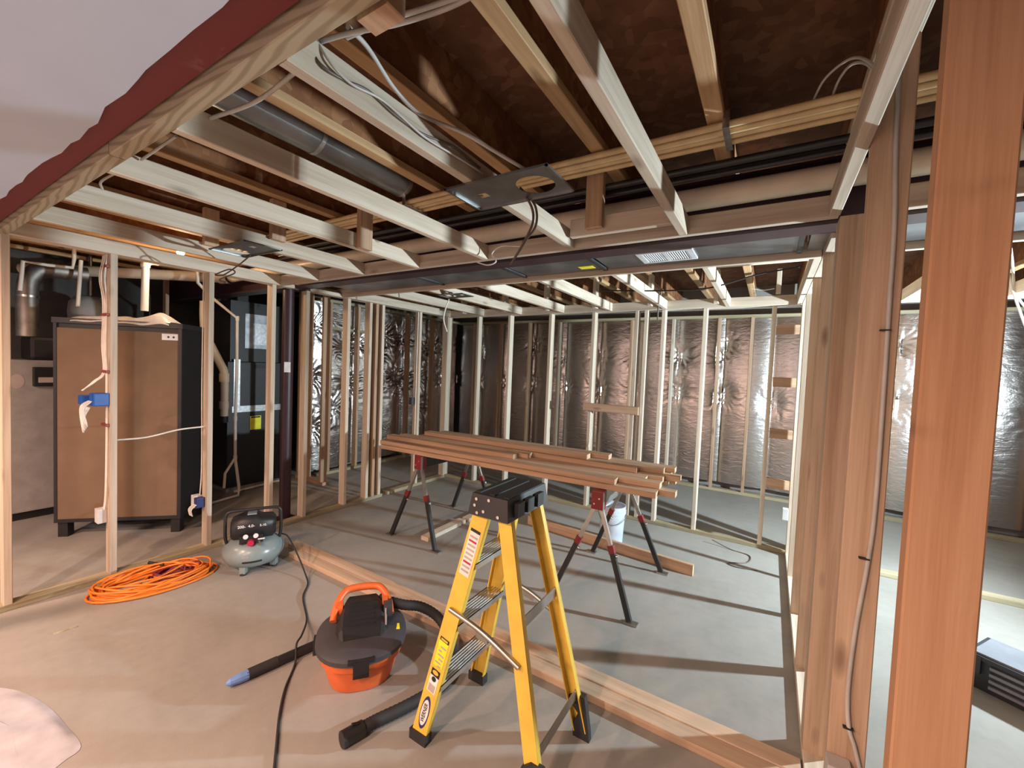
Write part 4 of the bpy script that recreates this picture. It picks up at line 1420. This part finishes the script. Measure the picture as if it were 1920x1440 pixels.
MB().tube([HC + hm * -0.02 + hn * 0.20 + Vector((0, 0, 0.078)), HC + hm * 0.06 + hn * 0.13 + Vector((0, 0, 0.066))], 0.011, 10).build('fitting', 'label_black', mh, True)

# ================================================================== UTILITY ROOM
cu = Vector((0.71, 0.704, 0))
cn = Vector((-0.704, 0.71, 0))
C0 = Vector((-5.13, 0.95, 0))
CW = 0.93


def Q(u, v, z):
    return C0 + cu * u + cn * v + Vector((0, 0, z))


cr = thing('crate_cabinet', 'tall black framed cabinet faced with brown cardboard', 'cabinet', tuple(C0))


def qbox(u0, u1, v0, v1, z0, z1):
    return MB().obox(Q((u0 + u1) / 2, (v0 + v1) / 2, (z0 + z1) / 2), (cu, cn, (0, 0, 1)), ((u1 - u0) / 2, (v1 - v0) / 2, (z1 - z0) / 2))


qbox(0, CW, 0.012, 0.55, 0.13, 1.84).build('body', 'furnace_black', cr)
qbox(0.02, CW - 0.025, -0.002, 0.011, 0.16, 1.80).build('cardboard_face', 'cardboard', cr)
qbox(-0.012, CW + 0.012, -0.012, 0.56, 1.84, 1.885).build('top_rim', 'black_plastic', cr)
qbox(-0.004, 0.018, -0.006, 0.012, 0.13, 1.84).build('corner_trim', 'black_plastic', cr)
qbox(CW - 0.024, CW + 0.004, -0.006, 0.012, 0.13, 1.84).build('corner_trim', 'black_plastic', cr)
qbox(0.018, CW - 0.024, -0.006, 0.012, 0.13, 0.16).build('bottom_rail', 'black_plastic', cr)
for u in (0.045, CW - 0.045):
    for v in (0.05, 0.50):
        qbox(u - 0.035, u + 0.035, v - 0.035, v + 0.035, 0.0, 0.13).build('leg', 'black_plastic', cr)
lb = qbox(CW - 0.15, CW - 0.026, -0.0035, -0.0022, 1.735, 1.79).build('shipping_label', 'paper_white', cr)
for u in (CW - 0.10, CW - 0.06):
    patch('label_mark', Q(u, -0.0036, 1.762), cu, (0, 0, 1), 0.018, 0.018, 'label_black', lb, 0.0004, 'oval')
# plastic wrap on top
q, f = [], []
nu, nv = 30, 10
for j in range(nv + 1):
    for i in range(nu + 1):
        u = 0.12 + 0.72 * i / nu
        v = -0.02 + 0.24 * j / nv
        e = math.sin(math.pi * min(max(i / nu, 0.001), 0.999)) ** 0.35 * math.sin(math.pi * min(max(j / nv, 0.001), 0.999)) ** 0.5
        z = 1.888 + e * (0.035 + 0.085 * math.exp(-((u - 0.74) / 0.09) ** 2)) + 0.012 * mnoise.noise(Vector((u * 14, v * 14, 2.0))) * e
        if j == 0:
            z -= 0.03 + 0.02 * mnoise.noise(Vector((u * 7, 0, 5)))
        q.append(Q(u, v, z))
for j in range(nv):
    for i in range(nu):
        k = j * (nu + 1) + i
        f.append((k, k + 1, k + nu + 2, k + nu + 1))
o = MB().add(q, f).build('plastic_wrap', 'plastic_film', None, True, off=Q(0.5, 0.1, 1.885))
tag(o, 'crumpled whitish plastic wrap lying on top of the cardboard cabinet', 'plastic sheet')

fu = thing('furnace', 'black furnace cabinet with yellow label and metal strips', 'furnace', (-5.75, 2.75, 0))
MB().cbox((-6.1, 2.40, 0.04), (-5.42, 3.10, 1.55), 0.01).build('cabinet', 'furnace_black', fu)
MB().box((-6.06, 2.44, 1.555), (-5.46, 3.06, 2.28)).build('plenum', 'furnace_black', fu)
pa = P(475, 640, X=-5.455)
pl_ = patch('bright_panel', (-5.458, 2.78, 1.93), (0, 1, 0), (0, 0, 1), 0.36, 0.42, 'panel_metal', fu, 0.006)
patch('painted_panel_glare', (-5.451, 2.80, 1.90), (0, 1, 0), (0, 0, 1), 0.22, 0.26, 'galvanised', pl_, 0.003)  # brighter metal patch painted in as glare on the panel, not a separate part
patch('tape_strip', (-5.418, 2.50, 1.27), (0, 1, 0), (0, 0, 1), 0.07, 0.62, 'galvanised', fu, 0.002)
patch('tape_strip', (-5.417, 2.75, 0.98), (0, 1, 0), (0, 0, 1), 0.60, 0.075, 'galvanised', fu, 0.002)
yl = patch('yellow_label', (-5.418, 2.72, 0.80), (0, 1, 0), (0, 0, 1), 0.13, 0.17, 'label_yellow', fu, 0.001)
patch('label_header', (-5.4165, 2.72, 0.87), (0, 1, 0), (0, 0, 1), 0.11, 0.018, 'label_black', yl, 0.0006)
patch('handle_slot', (-5.418, 2.82, 1.50), (0, 1, 0), (0, 0, 1), 0.26, 0.045, 'label_black', fu, 0.004)
MB().box((-6.12, 2.38, 0.0), (-5.38, 3.12, 0.04)).build('base_pad', 'concrete_wall', fu)

XP = -5.15
o = thing('condensate_pipe', 'thin white plastic pipe dropping beside the furnace', 'pipe', tuple(P(445, 800, X=XP)))
MB().tube([P(370, 505, X=XP), P(371, 530, X=XP), P(400, 560, X=XP), P(445, 597, X=XP), P(444, 700, X=XP), P(441, 785, X=XP), P(441, 860, X=XP), P(448, 912, X=XP)], 0.016, 10).build('drop', 'pvc_white', o, True)
MB().tube([P(441, 858, X=XP), P(422, 888, X=XP), P(420, 915, X=XP)], 0.014, 10).build('drain_branch', 'pvc_white', o, True)
g0 = P(448, 912, X=XP)
MB().tube([g0, (-5.12, g0.y - 0.02, 0.02), (-4.98, 1.75, 0.02)], 0.014, 10).build('floor_run', 'pvc_white', o, True)
MB().tube([(-5.30, g0.y + 0.02, 0.02), (-5.36, 3.0, 0.02)], 0.014, 10).build('floor_run', 'pvc_white', o, True)
for px, py in ((445, 597), (441, 785), (441, 858)):
    c = P(px, py, X=XP)
    MB().tube([c + Vector((0, 0, 0.025)), c - Vector((0, 0, 0.025))], 0.020, 10).build('elbow', 'pvc_white', o, True)
XV = -5.28
o = thing('vent_pipe', 'thick cream plastic vent pipe with angled elbows beside the furnace', 'pipe', tuple(P(420, 760, X=XV)))
MB().tube(smooth_path([P(383, 565, X=XV), P(383, 600, X=XV), P(388, 632, X=XV), P(412, 680, X=XV), P(421, 705, X=XV), P(421, 780, X=XV)], 4), 0.042, 16).build('run', 'pvc_cream', o, True)
for px, a, b in ((421, 700, 716), (421, 752, 766)):
    MB().tube([P(px, a, X=XV), P(px, b, X=XV)], 0.052, 16).build('collar', 'pvc_cream', o, True)
MB().tube([P(421, 776, X=XV), P(421, 792, X=XV)], 0.034, 14).build('reducer', 'black_rubber', o, True)
XE = -4.78
o = thing('relief_pipe', 'white plastic pipe with elbow rising from the cabinet top', 'pipe', tuple(P(272, 585, X=XE)))
MB().tube([P(271, 583, X=XE), P(273, 497, X=XE)], 0.028, 14).build('riser', 'pvc_white', o, True)
e = P(273, 495, X=XE)
MB().tube(smooth_path([e - Vector((0, 0, 0.03)), e, e + Vector((0.005, 0.03, 0.03)), e + Vector((0.01, 0.085, 0.035))], 5), 0.034, 14).build('elbow', 'pvc_white', o, True)
MB().tube([e + Vector((0.01, 0.07, 0.035)), e + Vector((0.03, 0.45, 0.04))], 0.027, 14).build('arm', 'pvc_white', o, True)
XA = -5.78
o = thing('copper_line', 'thin pale pipe bending above the boiler', 'pipe', tuple(P(40, 560, X=XA)))
MB().tube([P(38, 545, X=XA), P(43, 490, X=XA), P(90, 497, X=XA), P(136, 502, X=XA), P(139, 485, X=XA), Vector((XA, P(139, 485, X=XA).y, 2.884))], 0.016, 8).build('run', 'pvc_white', o, True)
MB().tube([P(146, 575, X=XA), P(152, 488, X=XA)], 0.016, 8).build('riser', 'pvc_white', o, True)
bo = thing('boiler', 'grey boiler cabinet with a dark control box', 'boiler', (-6.15, 0.85, 0))
BX = -5.85
b0, b1 = P(2, 700, X=BX), P(150, 700, X=BX)
MB().cbox((BX - 0.6, b0.y, 0.08), (BX, b1.y, P(60, 675, X=BX).z), 0.015).build('cabinet', 'boiler_grey', bo)
zt = P(60, 675, X=BX).z
MB().cbox((BX - 0.45, b0.y + 0.18, zt), (BX - 0.06, b1.y - 0.1, zt + 0.22), 0.03).build('draft_hood', 'furnace_black', bo)
MB().box((BX - 0.55, b0.y + 0.05, 0.0), (BX - 0.05, b1.y - 0.05, 0.08)).build('plinth', 'furnace_black', bo)
cbx = P(84, 706, X=BX)
ct = MB().cbox((BX, cbx.y - 0.08, cbx.z - 0.09), (BX + 0.05, cbx.y + 0.10, cbx.z + 0.09), 0.008).build('control_box', 'furnace_black', bo)
patch('dial_plate', (BX + 0.051, cbx.y, cbx.z - 0.03), (0, 1, 0), (0, 0, 1), 0.10, 0.05, 'label_grey', ct, 0.002)
patch('emblem', (BX + 0.001, P(32, 715, X=BX).y, P(32, 715, X=BX).z), (0, 1, 0), (0, 0, 1), 0.09, 0.13, 'label_grey', bo, 0.002, 'oval')
fpx = P(52, 640, X=BX - 0.12)
zt2 = zt + 0.22
fp = thing('flue_pipe', 'galvanised flue pipe bending above the boiler', 'pipe', (fpx.x, fpx.y, zt2))
MB().tube(smooth_path([(fpx.x, fpx.y, zt2), (fpx.x, fpx.y, 2.15), (fpx.x, fpx.y + 0.03, 2.29), (fpx.x, fpx.y + 0.12, 2.37), (fpx.x, fpx.y + 0.4, 2.38)], 6), 0.075, 20).build('elbow', 'flue_metal', fp, True)
MB().tube([(fpx.x, fpx.y, 2.09), (fpx.x, fpx.y, 2.11)], 0.079, 20).build('seam', 'galvanised', fp, True)
tk = thing('expansion_tank', 'pale round tank hanging behind the cardboard cabinet', 'tank', (-6.35, 1.45, 2.0))
MB().lathe([(0.03, -0.24), (0.12, -0.22), (0.17, -0.15), (0.18, 0.0), (0.17, 0.10), (0.12, 0.16), (0.03, 0.18)], (-6.35, 1.45, 2.03), 24).build('shell', 'boiler_grey', tk, True)
MB().tube([(-6.35, 1.45, 2.2), (-6.35, 1.45, 2.884)], 0.015, 8).build('stem', 'steel', tk, True)
for k, y in enumerate((2.0, 2.5)):
    o = board('wall_stud', (-6.6, y - 0.3, 0), (-6.6, y - 0.3, 2.58), D, S, 'lumber', None, up=(0, 1, 0))
    tag(o, 'brown stud standing in the dark at the back of the utility room', 'stud', 'studs behind the cardboard cabinet')

# cables, staples and boxes on the first visible stud ---------------------------------
ys = 1.006 - S / 2
for k in range(5):
    x_ = XL - 0.125 + 0.022 * k
    pts = [(x_, ys - 0.007, 2.283), (x_ + random.uniform(-0.012, 0.012), ys - 0.022 - 0.008 * (k % 2), 2.12), (x_ + random.uniform(-0.006, 0.006), ys - 0.008, 1.94), (x_ - 0.004, ys - 0.012, 1.66), (x_ + 0.004, ys - 0.008, 1.47)]
    if k < 3:
        pts += [(x_ - 0.03, ys - 0.05, 1.40), (x_ - 0.05 - 0.03 * k, ys - 0.10, 1.335)]
    else:
        pts += [(x_, ys - 0.007, 1.30), (x_ + 0.003, ys - 0.007, 1.0), (x_ - 0.01, ys - 0.009, 0.60), (x_ - 0.03, ys - 0.016, 0.47)]
    cable('white electrical cable stapled down the stud with the blue box', pts, 0.0044, 'cable_white', group='cables on the blue box stud')
for z in (2.20, 1.87, 1.475, 1.10):
    o = MB().cbox((XL - 0.112, ys - 0.022, z - 0.009), (XL - 0.01, ys - 0.0005, z + 0.009), 0.003).build('cable_stacker', 'staple_red', None, off=(XL - 0.05, ys - 0.01, z))
    tag(o, 'small red clip holding white cables to the stud', 'clip', 'red cable clips on the blue box stud')
bb = thing('junction_box', 'blue plastic electrical box with tangled wires on the stud', 'junction box', (XL - 0.10, ys - 0.06, 1.28))
MB().cbox((XL - 0.100, ys - 0.085, 1.235), (XL - 0.012, ys - 0.001, 1.325), 0.008).build('box', 'blue_plastic', bb)
MB().cbox((XL - 0.20, ys - 0.12, 1.24), (XL - 0.101, ys - 0.05, 1.305), 0.012).build('box', 'blue_plastic', bb)
for k in range(4):
    x_ = XL - 0.03 - 0.025 * k
    MB().tube(smooth_path([(x_, ys - 0.088, 1.27), (x_ + 0.015, ys - 0.13, 1.22), (x_ + 0.03, ys - 0.12, 1.13 - 0.02 * k), (x_ + 0.0, ys - 0.11, 1.10 - 0.01 * k), (x_ - 0.012, ys - 0.12, 1.16), (x_ + 0.01, ys - 0.10, 1.23)], 6), 0.0045, 6).build('wire_loop', 'cable_white', bb, True)
o = MB().cbox((XL - 0.13, ys - 0.05, 0.40), (XL - 0.06, ys - 0.001, 0.50), 0.004).build('outlet_box', 'white_metal', None, off=(XL - 0.09, ys - 0.025, 0.45))
tag(o, 'small grey outlet box low on the stud with white cables', 'outlet box')
ys2 = 1.598 - S / 2
ob = thing('outlet_box', 'grey and blue outlet box with frayed wires low on the second stud', 'outlet box', (XL - 0.09, ys2 - 0.03, 0.40))
MB().cbox((XL - 0.15, ys2 - 0.055, 0.35), (XL - 0.085, ys2 - 0.001, 0.45), 0.004).build('box', 'white_metal', ob)
MB().cbox((XL - 0.083, ys2 - 0.06, 0.36), (XL - 0.03, ys2 - 0.001, 0.44), 0.004).build('box', 'logo_blue', ob)
for k in range(4):
    x_ = XL - 0.08 + 0.016 * k
    MB().tube(smooth_path([(x_, ys2 - 0.062, 0.39), (x_ + 0.01, ys2 - 0.10, 0.36), (x_ + 0.02, ys2 - 0.095, 0.31)], 4), 0.004, 6).build('wire', 'cable_white', ob, True)
cable('white cable down the second stud into its outlet box', [(XL - 0.085, ys2 - 0.006, 2.283), (XL - 0.09, ys2 - 0.008, 1.4), (XL - 0.085, ys2 - 0.006, 0.7), (XL - 0.095, ys2 - 0.012, 0.452)], 0.0048, 'cable_white')
cable('single white cable strung between the first and second stud', [(XL - 0.04, 1.026, 0.987), (XL - 0.045, 1.2, 0.985), (XL - 0.05, 1.4, 1.02), (XL - 0.045, 1.578, 1.028)], 0.006, 'cable_white')

# back left stud with cables and box
yq = 3.985 - S / 2
cable('white cable pair down the stud past the door opening', [(XL - 0.06, yq - 0.006, 2.283), (XL - 0.055, yq - 0.008, 1.6), (XL - 0.06, yq - 0.006, 1.17)], 0.006, 'cable_white')
cable('second white cable down the stud past the door opening', [(XL - 0.03, yq - 0.006, 2.283), (XL - 0.032, yq - 0.008, 1.6), (XL - 0.03, yq - 0.006, 0.6), (XL - 0.03, yq - 0.006, 0.2)], 0.006, 'cable_white')
o = MB().cbox((XL - 0.10, yq - 0.06, 1.08), (XL - 0.045, yq - 0.001, 1.17), 0.004).build('switch_box', 'dark_grey_plastic', None, off=(XL - 0.07, yq - 0.03, 1.12))
tag(o, 'small dark switch box on the stud past the door opening', 'switch box')
o = MB().cbox((XR - 0.045, 4.40, 0.36), (XR - 0.001, 4.46, 0.46), 0.004).build('outlet_box', 'white_metal', None, off=(XR - 0.02, 4.43, 0.4))
tag(o, 'small grey outlet box low on the near wall by the back corner', 'outlet box')
q0 = P(1565, 1432, Y=1.52)
o = MB().cbox((q0.x - 0.022, 1.478, q0.z - 0.09), (q0.x + 0.035, 1.5335, q0.z + 0.02), 0.004).build('outlet_box', 'cable_grey', None, off=(q0.x, 1.50, q0.z - 0.03))
tag(o, 'grey outlet box at the foot of the near cable', 'outlet box')
text_on('grade_stamp', 'S\u00b7Z\nH', 0.020, P(1545, 1273, Y=1.5338), (1, 0, 0), (0, 0, 1), 'cable_dark', wr) if False else None
cable('white wire tails sprouting from the back wall stud', [P(1103, 838, Y=4.555), P(1108, 815, Y=4.54), P(1106, 805, Y=4.53)], 0.004, 'cable_white')
cable('thin dark cord curled on the floor by the back corner', [P(1335, 1012, Z=0.04), P(1370, 1030, Z=0.005), P(1405, 1042, Z=0.005), P(1400, 1055, Z=0.005), P(1365, 1055, Z=0.005), P(1380, 1063, Z=0.005), P(1420, 1070, Z=0.005)], 0.004, 'cable_dark', 'cord')

# ================================================================== SIDE ROOM
bn = thing('storage_bin', 'black ribbed storage case with grey lid in the side room', 'storage case', (1.3, 3.15, 0))
a = math.radians(-33)
bx, by = Vector((math.cos(a), math.sin(a), 0)), Vector((-math.sin(a), math.cos(a), 0))
B0 = Vector((0.985, 3.205, 0))


def bbox(u0, u1, v0, v1, z0, z1):
    return MB().obox(B0 + bx * (u0 + u1) / 2 + by * (v0 + v1) / 2 + Vector((0, 0, (z0 + z1) / 2)), (bx, by, (0, 0, 1)), ((u1 - u0) / 2, (v1 - v0) / 2, (z1 - z0) / 2))


bbox(0.02, 0.60, 0.02, 0.27, 0.0, 0.165).build('case', 'bin_black', bn)
bbox(0.0, 0.62, 0.0, 0.29, 0.165, 0.185).build('lid_rim', 'bin_black', bn)
bbox(0.02, 0.60, 0.02, 0.27, 0.185, 0.195).build('lid', 'bin_lid', bn)
for k in range(4):
    bbox(0.09, 0.53, 0.006, 0.02, 0.03 + 0.034 * k, 0.045 + 0.034 * k).build('rib', 'bin_lid', bn)
for u in (0.03, 0.56):
    bbox(u, u + 0.03, -0.008, 0.02, 0.09, 0.18).build('latch', 'bin_black', bn)
c0 = P(1905, 1390, Z=0.0)
q = []
f = []
for j in range(7):
    for i in range(9):
        q.append((c0.x + 0.05 * i, c0.y - 0.42 + 0.05 * j + 0.012 * i, 0.006 + 0.012 * (1 + mnoise.noise(Vector((i * 0.7, j * 0.7, 3))))))
for j in range(6):
    for i in range(8):
        k = j * 9 + i
        f.append((k, k + 1, k + 10, k + 9))
o = MB().add(q, f).build('tarp', 'blue_plastic', None, True, off=(c0.x + 0.2, c0.y - 0.15, 0))
tag(o, 'crumpled blue tarp on the floor of the side room', 'tarp')
# ================================================================== PAPER SHEET IN THE NEAR CORNER
edge_px = [(-260, 1262), (-120, 1280), (0, 1290), (45, 1300), (90, 1325), (125, 1362), (152, 1400), (120, 1428), (95, 1450), (60, 1500), (0, 1560)]
ep = [P(x, y, Z=0.0) for x, y in edge_px]
cen = sum(ep, Vector()) / len(ep)
q, f = [], []
rings = 8
ep2 = smooth_path(ep, 5, closed=True)
n = len(ep2)
for k in range(rings + 1):
    t = k / rings
    for p in ep2:
        v = cen.lerp(p, 1 - t * 0.98)
        v.z = 0.002 + (0.010 + 0.014 * (mnoise.noise(Vector((v.x * 7, v.y * 7, 1))))) * min(1, t * 4)
        q.append(v)
for k in range(rings):
    for i in range(n):
        f.append((k * n + i, k * n + (i + 1) % n, (k + 1) * n + (i + 1) % n, (k + 1) * n + i))
f.append(tuple(rings * n + i for i in range(n)))
o = MB().add(q, f).build('paper_sheet', 'sheet_white', None, True, off=tuple(cen))
tag(o, 'rumpled white paper sheet lying on the floor', 'paper sheet')
p0, p1 = P(100, 1189, Z=0.004), P(145, 1174, Z=0.004)
o = MB().obox((p0 + p1) / 2, (p1 - p0, (p1 - p0).cross(Vector((0, 0, 1))), (0, 0, 1)), ((p1 - p0).length / 2, 0.003, 0.004)).build('wood_splinter', 'treated', None, off=tuple((p0 + p1) / 2))
tag(o, 'thin dark wood splinter lying on the bare floor', 'splinter')
